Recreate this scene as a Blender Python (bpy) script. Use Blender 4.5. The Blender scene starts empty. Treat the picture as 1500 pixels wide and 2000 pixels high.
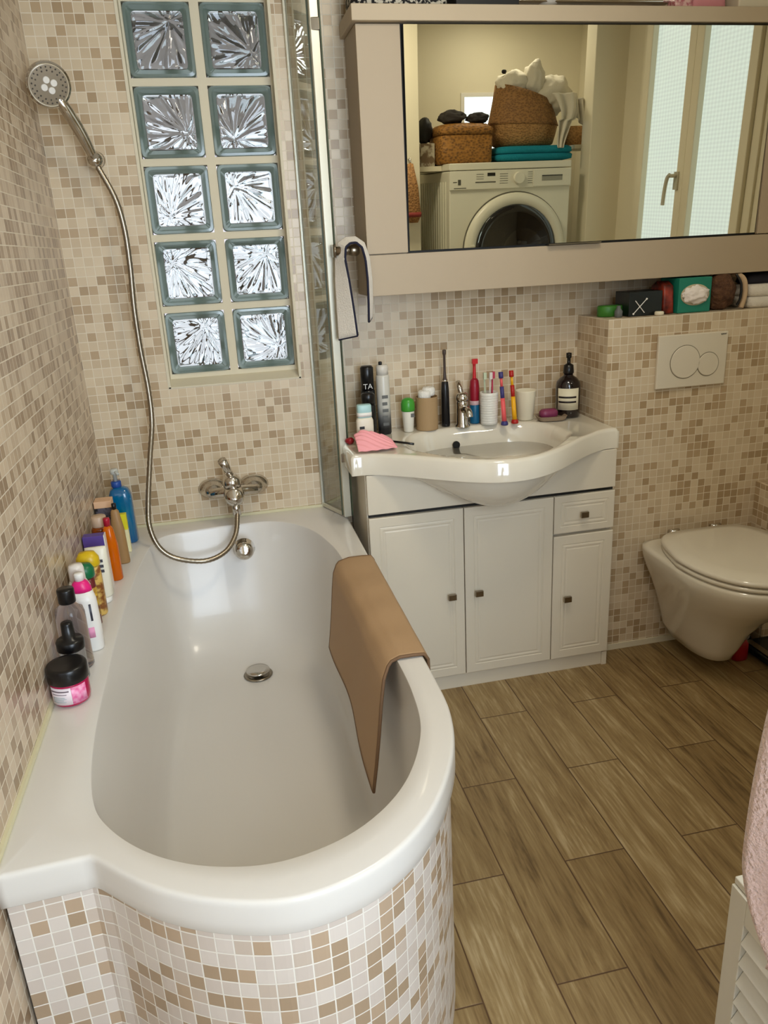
import bpy, bmesh, math, random
from mathutils import Vector, Matrix
random.seed(7)
pi = math.pi
S = bpy.context.scene
COL = S.collection

# ------------------------------------------------------------------ camera
def setup_camera():
    pitch, yaw, roll, f = math.radians(18.98), math.radians(11.42), math.radians(-3.0126), 1497.1
    F = Vector((math.sin(yaw)*math.cos(pitch), math.cos(yaw)*math.cos(pitch), -math.sin(pitch)))
    R = Vector((math.cos(yaw), -math.sin(yaw), 0)); U = R.cross(F)
    R2 = math.cos(roll)*R + math.sin(roll)*U
    U2 = -math.sin(roll)*R + math.cos(roll)*U
    cd = bpy.data.cameras.new('camera'); co = bpy.data.objects.new('camera', cd); COL.objects.link(co)
    m = Matrix((R2, U2, -F)).transposed().to_4x4()
    m.translation = Vector((0.4003, -2.4601, 1.4137))
    co.matrix_world = m
    cd.sensor_fit = 'VERTICAL'; cd.sensor_height = 24.0; cd.lens = 24.0*f/2000.0
    cd.clip_start = 0.02
    S.camera = co
setup_camera()

# ------------------------------------------------------------------ light and exposure
w = bpy.data.worlds.new('world'); S.world = w; w.use_nodes = True
w.node_tree.nodes['Background'].inputs[0].default_value = (0.75, 0.85, 1.0, 1)
w.node_tree.nodes['Background'].inputs[1].default_value = 0.4
def area(name, loc, rot, sx, sy, power, col):
    l = bpy.data.lights.new(name, 'AREA'); l.shape = 'RECTANGLE'; l.size = sx; l.size_y = sy
    l.energy = power; l.color = col
    o = bpy.data.objects.new(name, l); o.location = loc; o.rotation_euler = rot; COL.objects.link(o); return o
# open balcony window / door in the rear wall behind the camera
area('rear_daylight', (0.98, -3.12, 1.45), (math.radians(90), 0, 0), 0.9, 1.4, 43, (0.74, 0.86, 1.0))
# ceiling lamp
area('ceiling_lamp_light', (1.10, -1.15, 2.38), (0, 0, 0), 0.3, 0.3, 8.5, (1.0, 0.91, 0.74))
area('niche_fill_light', (1.95, -1.95, 2.40), (0, 0, 0), 0.15, 0.15, 3.0, (1.0, 0.93, 0.78))  # unseen fill light added to brighten the washing machine niche
area('neighbour_fill_light', (-0.6, 0.9, 2.35), (0, math.radians(-35), 0), 0.4, 0.4, 14, (1.0, 0.95, 0.97))  # unseen fill light added for the room behind the glass blocks
S.view_settings.view_transform = 'Standard'; S.view_settings.look = 'None'
S.view_settings.gamma = 1; S.view_settings.use_curve_mapping = False
S.view_settings.exposure = -0.02

# ------------------------------------------------------------------ materials
def lin(c):
    return tuple(((x/255)/12.92 if x/255 <= .04045 else ((x/255+.055)/1.055)**2.4) for x in c)
def mat(name, col, rough=.5, metal=0, trans=0, ior=1.45, spec=.5, bump=None, coat=0, noise=None, emit=None, sheen=0, alpha=1):
    m = bpy.data.materials.new(name); m.use_nodes = True
    nt = m.node_tree; b = nt.nodes['Principled BSDF']
    c = lin(col)
    b.inputs['Base Color'].default_value = (*c, 1); b.inputs['Roughness'].default_value = rough
    b.inputs['Metallic'].default_value = metal; b.inputs['Transmission Weight'].default_value = trans
    b.inputs['IOR'].default_value = ior; b.inputs['Specular IOR Level'].default_value = spec
    b.inputs['Coat Weight'].default_value = coat
    b.inputs['Sheen Weight'].default_value = sheen
    if emit:
        b.inputs['Emission Color'].default_value = (*lin(emit[0]), 1); b.inputs['Emission Strength'].default_value = emit[1]
    tc = None
    if noise or bump:
        tc = nt.nodes.new('ShaderNodeTexCoord')
    if noise:   # (other colour, scale, contrast, (sx,sy,sz))
        mp = nt.nodes.new('ShaderNodeMapping'); mp.inputs['Scale'].default_value = noise[3] if len(noise) > 3 else (1, 1, 1)
        n = nt.nodes.new('ShaderNodeTexNoise'); n.inputs['Scale'].default_value = noise[1]; n.inputs['Detail'].default_value = 5
        r = nt.nodes.new('ShaderNodeValToRGB'); k = noise[2]
        r.color_ramp.elements[0].position = .5-k; r.color_ramp.elements[1].position = .5+k
        r.color_ramp.elements[0].color = (*c, 1); r.color_ramp.elements[1].color = (*lin(noise[0]), 1)
        nt.links.new(tc.outputs['Object'], mp.inputs[0]); nt.links.new(mp.outputs[0], n.inputs['Vector'])
        nt.links.new(n.outputs['Fac'], r.inputs[0]); nt.links.new(r.outputs[0], b.inputs['Base Color'])
    if bump:    # (scale, strength, distance)
        n = nt.nodes.new('ShaderNodeTexNoise'); n.inputs['Scale'].default_value = bump[0]; n.inputs['Detail'].default_value = 3
        bp = nt.nodes.new('ShaderNodeBump'); bp.inputs['Strength'].default_value = bump[1]; bp.inputs['Distance'].default_value = bump[2]
        nt.links.new(tc.outputs['Object'], n.inputs['Vector']); nt.links.new(n.outputs['Fac'], bp.inputs['Height'])
        nt.links.new(bp.outputs[0], b.inputs['Normal'])
    return m

def math_node(nt, op, a, b=None, c=None):
    n = nt.nodes.new('ShaderNodeMath'); n.operation = op
    for i, v in enumerate((a, b, c)):
        if v is None: continue
        if isinstance(v, (int, float)): n.inputs[i].default_value = v
        else: nt.links.new(v, n.inputs[i])
    return n.outputs[0]

def tile_mat(name, pitch, stops, grout, rough=.3, seed=0.0, cluster=.55):
    """glass/stone mosaic from UVs in metres"""
    m = bpy.data.materials.new(name); m.use_nodes = True; nt = m.node_tree; b = nt.nodes['Principled BSDF']
    uv = nt.nodes.new('ShaderNodeTexCoord')
    sc = nt.nodes.new('ShaderNodeVectorMath'); sc.operation = 'SCALE'; sc.inputs['Scale'].default_value = 1/pitch
    nt.links.new(uv.outputs['UV'], sc.inputs[0])
    ad = nt.nodes.new('ShaderNodeVectorMath'); ad.operation = 'ADD'; ad.inputs[1].default_value = (100.0+seed, 100.0+seed*2, 0)
    nt.links.new(sc.outputs[0], ad.inputs[0])
    fl = nt.nodes.new('ShaderNodeVectorMath'); fl.operation = 'FLOOR'; nt.links.new(ad.outputs[0], fl.inputs[0])
    wn = nt.nodes.new('ShaderNodeTexWhiteNoise'); wn.noise_dimensions = '2D'; nt.links.new(fl.outputs[0], wn.inputs['Vector'])
    lo = nt.nodes.new('ShaderNodeTexNoise'); lo.inputs['Scale'].default_value = .16; lo.inputs['Detail'].default_value = 1
    nt.links.new(fl.outputs[0], lo.inputs['Vector'])
    s = math_node(nt, 'MULTIPLY_ADD', lo.outputs['Fac'], cluster*2, -cluster)
    v = math_node(nt, 'ADD', wn.outputs['Value'], s)
    r = nt.nodes.new('ShaderNodeValToRGB'); r.color_ramp.interpolation = 'CONSTANT'
    e = r.color_ramp.elements
    e[0].position = stops[0][0]; e[0].color = (*lin(stops[0][1]), 1)
    e[1].position = stops[1][0]; e[1].color = (*lin(stops[1][1]), 1)
    for p, c in stops[2:]:
        q = e.new(p); q.color = (*lin(c), 1)
    nt.links.new(v, r.inputs[0])
    sp = nt.nodes.new('ShaderNodeSeparateXYZ'); nt.links.new(ad.outputs[0], sp.inputs[0])
    def edge(o):
        fr = math_node(nt, 'FRACT', o)
        d = math_node(nt, 'ABSOLUTE', math_node(nt, 'SUBTRACT', fr, .5))
        return d
    d = math_node(nt, 'MAXIMUM', edge(sp.outputs[0]), edge(sp.outputs[1]))
    mr = nt.nodes.new('ShaderNodeMapRange'); mr.inputs['From Min'].default_value = .452; mr.inputs['From Max'].default_value = .468
    nt.links.new(d, mr.inputs['Value'])
    mx = nt.nodes.new('ShaderNodeMix'); mx.data_type = 'RGBA'
    nt.links.new(mr.outputs[0], mx.inputs['Factor']); nt.links.new(r.outputs[0], mx.inputs['A'])
    mx.inputs['B'].default_value = (*lin(grout), 1)
    nt.links.new(mx.outputs['Result'], b.inputs['Base Color'])
    rr = math_node(nt, 'MULTIPLY_ADD', mr.outputs[0], .5, rough); nt.links.new(rr, b.inputs['Roughness'])
    bp = nt.nodes.new('ShaderNodeBump'); bp.invert = True; bp.inputs['Strength'].default_value = .35; bp.inputs['Distance'].default_value = .0015
    nt.links.new(mr.outputs[0], bp.inputs['Height']); nt.links.new(bp.outputs[0], b.inputs['Normal'])
    return m

def floor_mat():
    m = bpy.data.materials.new('wood_look_floor_tiles'); m.use_nodes = True; nt = m.node_tree; b = nt.nodes['Principled BSDF']
    tc = nt.nodes.new('ShaderNodeTexCoord'); sp = nt.nodes.new('ShaderNodeSeparateXYZ'); nt.links.new(tc.outputs['UV'], sp.inputs[0])
    X, Y = sp.outputs[0], sp.outputs[1]
    cx = math_node(nt, 'MULTIPLY', math_node(nt, 'ADD', X, -.9172+1.553), 1/.1553)
    ci = math_node(nt, 'FLOOR', cx); par = math_node(nt, 'MODULO', ci, 2)
    cy = math_node(nt, 'MULTIPLY', math_node(nt, 'ADD', math_node(nt, 'MULTIPLY_ADD', par, .3165, Y), .7872+6.134), 1/.6134)
    cj = math_node(nt, 'FLOOR', cy)
    cmb = nt.nodes.new('ShaderNodeCombineXYZ'); nt.links.new(ci, cmb.inputs[0]); nt.links.new(cj, cmb.inputs[1])
    wn = nt.nodes.new('ShaderNodeTexWhiteNoise'); wn.noise_dimensions = '2D'; nt.links.new(cmb.outputs[0], wn.inputs['Vector'])
    # grain coordinates, shifted per plank
    g = nt.nodes.new('ShaderNodeCombineXYZ')
    nt.links.new(math_node(nt, 'MULTIPLY_ADD', wn.outputs['Value'], 7.3, math_node(nt, 'MULTIPLY', X, 26)), g.inputs[0])
    nt.links.new(math_node(nt, 'MULTIPLY', Y, 3.2), g.inputs[1]); nt.links.new(math_node(nt, 'MULTIPLY', wn.outputs['Value'], 31), g.inputs[2])
    n1 = nt.nodes.new('ShaderNodeTexNoise'); n1.inputs['Scale'].default_value = 1.0; n1.inputs['Detail'].default_value = 7; n1.inputs['Roughness'].default_value = .68
    n1.inputs['Distortion'].default_value = .6
    nt.links.new(g.outputs[0], n1.inputs['Vector'])
    g2 = nt.nodes.new('ShaderNodeCombineXYZ')
    nt.links.new(math_node(nt, 'MULTIPLY_ADD', wn.outputs['Value'], 3.1, math_node(nt, 'MULTIPLY', X, 150)), g2.inputs[0])
    nt.links.new(math_node(nt, 'MULTIPLY', Y, 9), g2.inputs[1]); nt.links.new(math_node(nt, 'MULTIPLY', wn.outputs['Value'], 13), g2.inputs[2])
    n2 = nt.nodes.new('ShaderNodeTexNoise'); n2.inputs['Scale'].default_value = 1.0; n2.inputs['Detail'].default_value = 4
    nt.links.new(g2.outputs[0], n2.inputs['Vector'])
    v = math_node(nt, 'ADD', math_node(nt, 'MULTIPLY_ADD', n2.outputs['Fac'], .45, math_node(nt, 'MULTIPLY', n1.outputs['Fac'], .75)),
                  math_node(nt, 'MULTIPLY_ADD', wn.outputs['Value'], .16, -.13))
    r = nt.nodes.new('ShaderNodeValToRGB'); e = r.color_ramp.elements
    e[0].position = .33; e[0].color = (*lin((94, 72, 42)), 1); e[1].position = .78; e[1].color = (*lin((184, 163, 124)), 1)
    q = e.new(.47); q.color = (*lin((130, 105, 66)), 1); q = e.new(.62); q.color = (*lin((152, 128, 86)), 1)
    nt.links.new(v, r.inputs[0])
    def ed(o, L):
        return math_node(nt, 'MULTIPLY', math_node(nt, 'SUBTRACT', .5, math_node(nt, 'ABSOLUTE', math_node(nt, 'SUBTRACT', math_node(nt, 'FRACT', o), .5))), L)
    d = math_node(nt, 'MINIMUM', ed(cx, .1553), ed(cy, .6134))
    mr = nt.nodes.new('ShaderNodeMapRange'); mr.inputs['From Min'].default_value = .0010; mr.inputs['From Max'].default_value = .0022
    nt.links.new(d, mr.inputs['Value'])
    mx = nt.nodes.new('ShaderNodeMix'); mx.data_type = 'RGBA'; nt.links.new(mr.outputs[0], mx.inputs['Factor'])
    mx.inputs['A'].default_value = (*lin((84, 58, 34)), 1); nt.links.new(r.outputs[0], mx.inputs['B'])
    nt.links.new(mx.outputs['Result'], b.inputs['Base Color']); b.inputs['Roughness'].default_value = .42
    bp = nt.nodes.new('ShaderNodeBump'); bp.inputs['Strength'].default_value = .3; bp.inputs['Distance'].default_value = .0015
    nt.links.new(math_node(nt, 'MULTIPLY_ADD', n2.outputs['Fac'], .3, mr.outputs[0]), bp.inputs['Height']); nt.links.new(bp.outputs[0], b.inputs['Normal'])
    return m

def weave_mat(name, c1, c2, sx, sz, rough=.7):
    m = bpy.data.materials.new(name); m.use_nodes = True; nt = m.node_tree; b = nt.nodes['Principled BSDF']
    tc = nt.nodes.new('ShaderNodeTexCoord'); mp = nt.nodes.new('ShaderNodeMapping'); mp.inputs['Scale'].default_value = (sx, sx, sz)
    nt.links.new(tc.outputs['Object'], mp.inputs[0])
    vo = nt.nodes.new('ShaderNodeTexVoronoi'); vo.inputs['Scale'].default_value = 1; nt.links.new(mp.outputs[0], vo.inputs['Vector'])
    r = nt.nodes.new('ShaderNodeValToRGB'); r.color_ramp.elements[0].color = (*lin(c1), 1); r.color_ramp.elements[1].color = (*lin(c2), 1)
    r.color_ramp.elements[1].position = .7
    nt.links.new(vo.outputs['Distance'], r.inputs[0]); nt.links.new(r.outputs[0], b.inputs['Base Color'])
    bp = nt.nodes.new('ShaderNodeBump'); bp.invert = True; bp.inputs['Strength'].default_value = .9; bp.inputs['Distance'].default_value = .003
    nt.links.new(vo.outputs['Distance'], bp.inputs['Height']); nt.links.new(bp.outputs[0], b.inputs['Normal'])
    b.inputs['Roughness'].default_value = rough
    return m

T = .0265
TILE_STOPS = [(0, (212, 193, 163)), (.26, (205, 185, 154)), (.52, (198, 177, 146)), (.72, (180, 155, 121)), (.92, (168, 143, 109))]
M = {}
M['tile'] = tile_mat('mosaic_tile_beige', T, TILE_STOPS, (224, 212, 190))
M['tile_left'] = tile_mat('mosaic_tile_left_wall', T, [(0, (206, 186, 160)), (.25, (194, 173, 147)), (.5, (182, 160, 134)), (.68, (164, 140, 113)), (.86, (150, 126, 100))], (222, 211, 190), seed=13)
M['tile_skirt'] = tile_mat('mosaic_tile_bath_panel', T, [(0, (216, 205, 194)), (.3, (207, 194, 182)), (.58, (200, 184, 168)), (.72, (184, 160, 134)), (.88, (170, 147, 121))], (232, 226, 214), seed=29)
M['floor'] = floor_mat()
M['ceil'] = mat('ceiling_paint', (226, 220, 206), .8)
M['paint'] = mat('cream_wall_paint', (228, 219, 194), .55)
M['grout'] = mat('cream_mortar', (216, 206, 180), .7, bump=(60, .2, .002))
M['caulk'] = mat('yellowed_sealant', (212, 204, 168), .5)
M['acrylic'] = mat('white_acrylic', (218, 213, 205), .26, coat=.15)
M['ceramic'] = mat('glazed_ceramic', (222, 214, 196), .08, coat=.6)
M['lacquer'] = mat('ivory_lacquer', (218, 208, 188), .33)
M['taupe'] = mat('taupe_laminate', (176, 158, 132), .5)
M['chrome'] = mat('chrome', (205, 200, 192), .1, metal=1)
M['dchrome'] = mat('brushed_chrome', (150, 140, 124), .28, metal=1)
M['mirror'] = mat('mirror_silver', (232, 232, 218), .0, metal=1)
M['edge'] = mat('dark_gap', (22, 20, 16), .6)
M['alu'] = mat('matt_aluminium', (206, 202, 184), .35, metal=.5)
M['seal'] = mat('dark_green_seal', (70, 78, 56), .5)
M['glass'] = mat('clear_glass', (238, 248, 240), .0, trans=1, ior=1.5)
M['screenglass'] = mat('screen_glass', (240, 246, 240), .0, trans=1, ior=2.1)
M['blockglass'] = mat('block_glass', (232, 242, 238), .0, trans=1, ior=1.5)
M['blockrim'] = mat('block_glass_rim', (112, 132, 124), .12, trans=.35, ior=1.5)
M['mat'] = mat('tan_rubber_cloth', (170, 138, 102), .65, bump=(420, .3, .001))
M['matedge'] = mat('mat_binding', (112, 84, 58), .7)
M['white'] = mat('white_plastic', (232, 228, 220), .35)
M['black'] = mat('black_plastic', (16, 15, 16), .28)
M['towelw'] = mat('white_terry', (222, 214, 200), .9, bump=(260, .8, .003), sheen=.3)
M['navy'] = mat('navy_trim', (22, 22, 44), .8)
M['pinktowel'] = mat('rose_beige_terry', (208, 178, 166), .95, bump=(160, 1, .006), sheen=.4)
M['pane'] = None

# ------------------------------------------------------------------ object helpers
WL = {}
def setp(o, label=None, cat=None, group=None, kind=None):
    if label: o['label'] = label
    if cat: o['category'] = cat
    if group: o['group'] = group
    if kind: o['kind'] = kind
    return o
def thing(name, loc, label, cat, group=None, kind=None):
    o = bpy.data.objects.new(name, None); o.empty_display_size = .05; COL.objects.link(o)
    o.location = loc; WL[o] = Vector(loc)
    return setp(o, label, cat, group, kind)
def mk(name, vf, m, parent=None, smooth=False, uv=None, label=None, cat=None, group=None, kind=None, bevel=0, sub=0, solid=0, auto=True):
    verts, faces = vf
    if parent is not None: org = WL[parent]
    else:
        xs = [v[0] for v in verts]; ys = [v[1] for v in verts]; zs = [v[2] for v in verts]
        org = Vector(((min(xs)+max(xs))/2, (min(ys)+max(ys))/2, min(zs)))
    me = bpy.data.meshes.new(name); me.from_pydata([Vector(v)-org for v in verts], [], faces)
    bm = bmesh.new(); bm.from_mesh(me)
    if auto: bmesh.ops.recalc_face_normals(bm, faces=bm.faces)
    if uv:
        ul = bm.loops.layers.uv.new('UVMap')
        for f in bm.faces:
            for l in f.loops: l[ul].uv = uv(l.vert.co+org, f.normal, l.vert.index)
    bm.to_mesh(me); bm.free()
    o = bpy.data.objects.new(name, me); COL.objects.link(o); me.materials.append(m)
    if parent is not None: o.parent = parent; o.location = (0, 0, 0)
    else: o.location = org
    WL[o] = org.copy()
    if smooth:
        for p in me.polygons: p.use_smooth = True
    if solid:
        md = o.modifiers.new('solid', 'SOLIDIFY'); md.thickness = solid; md.offset = 0
    if bevel:
        md = o.modifiers.new('bevel', 'BEVEL'); md.width = bevel; md.segments = 3; md.limit_method = 'ANGLE'; md.angle_limit = .7
        for p in me.polygons: p.use_smooth = True
        try:
            w_ = o.modifiers.new('wn', 'WEIGHTED_NORMAL'); w_.keep_sharp = True
        except Exception: pass
    if sub:
        md = o.modifiers.new('sub', 'SUBSURF'); md.levels = sub; md.render_levels = sub
        for p in me.polygons: p.use_smooth = True
    return setp(o, label, cat, group, kind)
def join(*vfs):
    V = []; Fc = []
    for v, f in vfs:
        n = len(V); V += list(v); Fc += [tuple(i+n for i in q) for q in f]
    return V, Fc
def bx(x0, x1, y0, y1, z0, z1):
    return ([(x0, y0, z0), (x1, y0, z0), (x1, y1, z0), (x0, y1, z0), (x0, y0, z1), (x1, y0, z1), (x1, y1, z1), (x0, y1, z1)],
            [(0, 3, 2, 1), (4, 5, 6, 7), (0, 1, 5, 4), (1, 2, 6, 5), (2, 3, 7, 6), (3, 0, 4, 7)])
def quad(a, b, c, d): return ([a, b, c, d], [(0, 1, 2, 3)])
def rotz(vf, ang, c):
    s, k = math.sin(ang), math.cos(ang); return ([(c[0]+(x-c[0])*k-(y-c[1])*s, c[1]+(x-c[0])*s+(y-c[1])*k, z) for x, y, z in vf[0]], vf[1])
def xf(vf, m): return ([tuple(m @ Vector(v)) for v in vf[0]], vf[1])
def rings(rs, cap0=True, cap1=True, closed=True):
    """list of equally long vertex loops -> skin"""
    n = len(rs[0]); V = [p for r in rs for p in r]; Fc = []
    for k in range(len(rs)-1):
        for i in range(n if closed else n-1):
            j = (i+1) % n; Fc.append((k*n+i, k*n+j, (k+1)*n+j, (k+1)*n+i))
    if cap0: Fc.append(tuple(range(n-1, -1, -1)))
    if cap1: Fc.append(tuple((len(rs)-1)*n+i for i in range(n)))
    return V, Fc
def lathe(c, prof, seg=32, ax='z', cap0=True, cap1=True, sx=1, sy=1):
    rs = []
    for r, h in prof:
        ring = []
        for i in range(seg):
            a = 2*pi*i/seg; u, v = r*math.cos(a)*sx, r*math.sin(a)*sy
            if ax == 'z': ring.append((c[0]+u, c[1]+v, c[2]+h))
            elif ax == 'x': ring.append((c[0]+h, c[1]+u, c[2]+v))
            else: ring.append((c[0]+u, c[1]+h, c[2]+v))
        rs.append(ring)
    return rings(rs, cap0, cap1)
def se(cx, cy, z, rx, ry, n=2.6, seg=40, rot=0):
    out = []
    for i in range(seg):
        a = 2*pi*i/seg; c, s = math.cos(a), math.sin(a)
        x = rx*math.copysign(abs(c)**(2/n), c); y = ry*math.copysign(abs(s)**(2/n), s)
        out.append((cx+x*math.cos(rot)-y*math.sin(rot), cy+x*math.sin(rot)+y*math.cos(rot), z))
    return out
def loft(c, prof, n=2.6, seg=40, rot=0):
    """prof: (rx, ry, z)"""
    return rings([se(c[0], c[1], c[2]+z, rx, ry, n, seg, rot) for rx, ry, z in prof])
def catmull(pts, n=8, closed=False):
    P = [Vector(p) for p in pts]; out = []; m = len(P)
    rng = range(m if closed else m-1)
    for i in rng:
        if closed: a, b, c, d = P[(i-1) % m], P[i], P[(i+1) % m], P[(i+2) % m]
        else: a, b, c, d = P[max(i-1, 0)], P[i], P[i+1], P[min(i+2, m-1)]
        for k in range(n):
            t = k/n
            out.append(.5*((2*b)+(-a+c)*t+(2*a-5*b+4*c-d)*t*t+(-a+3*b-3*c+d)*t**3))
    if not closed: out.append(P[-1])
    return out
def tube(pts, r, seg=12, caps=True):
    P = [Vector(p) for p in pts]; rs = []; up = Vector((0, 0, 1)); prev = None
    for i, p in enumerate(P):
        t = (P[min(i+1, len(P)-1)]-P[max(i-1, 0)]).normalized()
        if prev is None:
            a = t.cross(up)
            if a.length < .05: a = t.cross(Vector((1, 0, 0)))
            a.normalize()
        else:
            a = (prev-t*prev.dot(t)).normalized()
        prev = a; b = t.cross(a)
        rr = r(i/(len(P)-1)) if callable(r) else r
        rs.append([tuple(p+rr*(math.cos(2*pi*k/seg)*a+math.sin(2*pi*k/seg)*b)) for k in range(seg)])
    return rings(rs, caps, caps)
def grid(nu, nv, f):
    V = [tuple(f(i/nu, j/nv)) for j in range(nv+1) for i in range(nu+1)]
    Fc = [(j*(nu+1)+i, j*(nu+1)+i+1, (j+1)*(nu+1)+i+1, (j+1)*(nu+1)+i) for j in range(nv) for i in range(nu)]
    return V, Fc
def resample(poly, n, closed=True):
    P = [Vector(p) for p in poly]
    if closed: P = P+[P[0]]
    L = [0]
    for a, b in zip(P, P[1:]): L.append(L[-1]+(b-a).length)
    out = []; k = 0; N = n if closed else n-1
    for i in range(n):
        s = L[-1]*i/N
        while k < len(L)-2 and L[k+1] < s: k += 1
        t = (s-L[k])/max(L[k+1]-L[k], 1e-9); out.append(P[k].lerp(P[k+1], min(t, 1)))
    return out
def blob(c, rx, ry, rz, seed=0, amp=.2, sub=3, fr=3.0):
    from mathutils import noise
    bm = bmesh.new(); bmesh.ops.create_icosphere(bm, subdivisions=sub, radius=1)
    V = []
    for v in bm.verts:
        n = v.co.normalized(); k = 1+amp*noise.noise(n*fr+Vector((seed*3.1, seed, 0)))+amp*.5*noise.noise(n*fr*2.3+Vector((0, seed*2, 5)))
        V.append((c[0]+n.x*rx*k, c[1]+n.y*ry*k, c[2]+n.z*rz*k))
    Fc = [tuple(v.index for v in f.verts) for f in bm.faces]; bm.free(); return V, Fc

uvx = lambda p, n, i: (p.x, p.z)          # wall facing -y
uvy = lambda p, n, i: (p.y, p.z)          # wall facing +-x
uvf = lambda p, n, i: (p.x, p.y)
def uvbox(p, n, i):
    if abs(n.y) > .6: return (p.x, p.z)
    if abs(n.x) > .6: return (p.y, p.z)
    return (p.x, p.y)

# ================================================================== SETTING
RX = 2.40; CZ = 2.45; RY = -3.2
K = dict(kind='structure')
mk('floor', bx(-.05, 2.75, RY-.05, .05, -.04, 0), M['floor'], uv=uvf, **K)
mk('ceiling', bx(-.05, 2.75, RY-.05, .05, CZ, CZ+.04), M['ceil'], **K)
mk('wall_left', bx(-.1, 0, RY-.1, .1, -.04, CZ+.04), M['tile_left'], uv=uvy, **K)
OX0, OX1, OZ0, OZ1 = .240, .650, 1.035, 2.125
mk('wall_back', join(bx(0, OX0, 0, .1, -.04, CZ+.04), bx(OX1, RX, 0, .1, -.04, CZ+.04), bx(OX0, OX1, 0, .1, -.04, OZ0), bx(OX0, OX1, 0, .1, OZ1, CZ+.04)), M['tile'], uv=uvx, **K)
# right wall with the frosted window opening
WY0, WY1, WZ0, WZ1 = -1.45, -.58, .98, 2.36
mk('wall_right', join(bx(RX, RX+.1, -1.6, WY0, -.04, CZ+.04), bx(RX, RX+.1, WY1, .1, -.04, CZ+.04), bx(RX, RX+.1, WY0, WY1, -.04, WZ0), bx(RX, RX+.1, WY0, WY1, WZ1, CZ+.04)), M['paint'], **K)
# tiled cistern boxing behind the toilet
mk('wall_cistern', bx(1.60, RX, -.213, 0, 0, 1.168), M['tile'], uv=uvbox, **K)
mk('trim_1', bx(2.19, RX, -.33, -.213, 0, .576), M['tile'], uv=uvbox, **K)
mk('baseboard_back', bx(1.60, 2.19, -.219, -.213, 0, .022), M['grout'], **K)
# niche holding the washing machine
mk('wall_niche', join(bx(1.30, 1.40, -2.40, -1.60, 0, CZ), bx(2.237, RX+.1, -1.70, -1.60, 0, CZ), bx(2.52, 2.62, -2.40, -1.70, 0, CZ)), M['paint'], bevel=.004, **K)
NW = (1.835, 2.26, 1.715, 2.045)
mk('wall_niche_back', join(bx(1.30, NW[0], -2.45, -2.35, 0, CZ), bx(NW[1], 2.62, -2.45, -2.35, 0, CZ), bx(NW[0], NW[1], -2.45, -2.35, 0, NW[2]), bx(NW[0], NW[1], -2.45, -2.35, NW[3], CZ)), M['paint'], **K)
mk('wall_rear', join(bx(-.1, .3, RY-.1, RY, 0, CZ), bx(1.55, 2.75, RY-.1, RY, 0, CZ), bx(.3, 1.55, RY-.1, RY, 2.2, CZ), bx(.3, 1.55, RY-.1, RY, 0, .5)), M['paint'], **K)
mk('wall_corridor', bx(1.45, 1.55, RY, -2.40, 0, CZ), M['paint'], **K)
# sealant along the bath
mk('trim_2', join(bx(0, .006, -1.5, -.004, .597, .606), bx(0, .75, -.006, 0, .597, .606)), M['caulk'], **K)
# --- frosted casement window in the right wall
def pane_mat():
    m = bpy.data.materials.new('lit_ribbed_frosted_glass'); m.use_nodes = True; nt = m.node_tree; b = nt.nodes['Principled BSDF']
    tc = nt.nodes.new('ShaderNodeTexCoord'); sp = nt.nodes.new('ShaderNodeSeparateXYZ'); nt.links.new(tc.outputs['Object'], sp.inputs[0])
    a = math_node(nt, 'SINE', math_node(nt, 'MULTIPLY', sp.outputs[2], 2*pi/.016)); c = math_node(nt, 'SINE', math_node(nt, 'MULTIPLY', sp.outputs[1], 2*pi/.022))
    s = math_node(nt, 'MULTIPLY_ADD', math_node(nt, 'ADD', a, c),   .06, .68)
    b.inputs['Base Color'].default_value = (.5, .55, .56, 1); b.inputs['Roughness'].default_value = .3
    b.inputs['Emission Color'].default_value = (.80, .95, .97, 1); nt.links.new(s, b.inputs['Emission Strength'])
    return m
M['pane'] = pane_mat()
w1 = thing('window_1', (RX, (WY0+WY1)/2, WZ0), None, None, kind='structure')
fx0, fx1 = RX-.01, RX+.04
mk('window_frame', join(bx(fx0, fx1, WY0, WY0+.045, WZ0, WZ1), bx(fx0, fx1, WY1-.045, WY1, WZ0, WZ1), bx(fx0, fx1, WY0+.045, WY1-.045, WZ0, WZ0+.05), bx(fx0, fx1, WY0+.045, WY1-.045, WZ1-.05, WZ1)), M['paint'], w1, bevel=.004)
for a, b_ in ((WY0+.045, -1.02), (-1.02, WY1-.045)):
    s = mk('sash', join(bx(fx0-.015, fx1-.005, a, a+.05, WZ0+.05, WZ1-.05), bx(fx0-.015, fx1-.005, b_-.05, b_, WZ0+.05, WZ1-.05),
                        bx(fx0-.015, fx1-.005, a+.05, b_-.05, WZ0+.05, WZ0+.11), bx(fx0-.015, fx1-.005, a+.05, b_-.05, WZ1-.11, WZ1-.05)), M['paint'], w1, bevel=.004)
    mk('pane', bx(fx0+.012, fx0+.016, a+.05, b_-.05, WZ0+.11, WZ1-.11), M['pane'], s)
hw = mk('window_handle', join(bx(fx0-.022, fx0-.012, -1.075, -1.045, 1.53, 1.60), tube([(fx0-.02, -1.06, 1.585), (fx0-.05, -1.06, 1.585)], .008, 10), tube(catmull([(fx0-.05, -1.06, 1.59), (fx0-.052, -1.075, 1.575), (fx0-.05, -1.09, 1.53), (fx0-.05, -1.095, 1.47)]), .008, 10)), M['alu'], w1, smooth=False)
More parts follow.
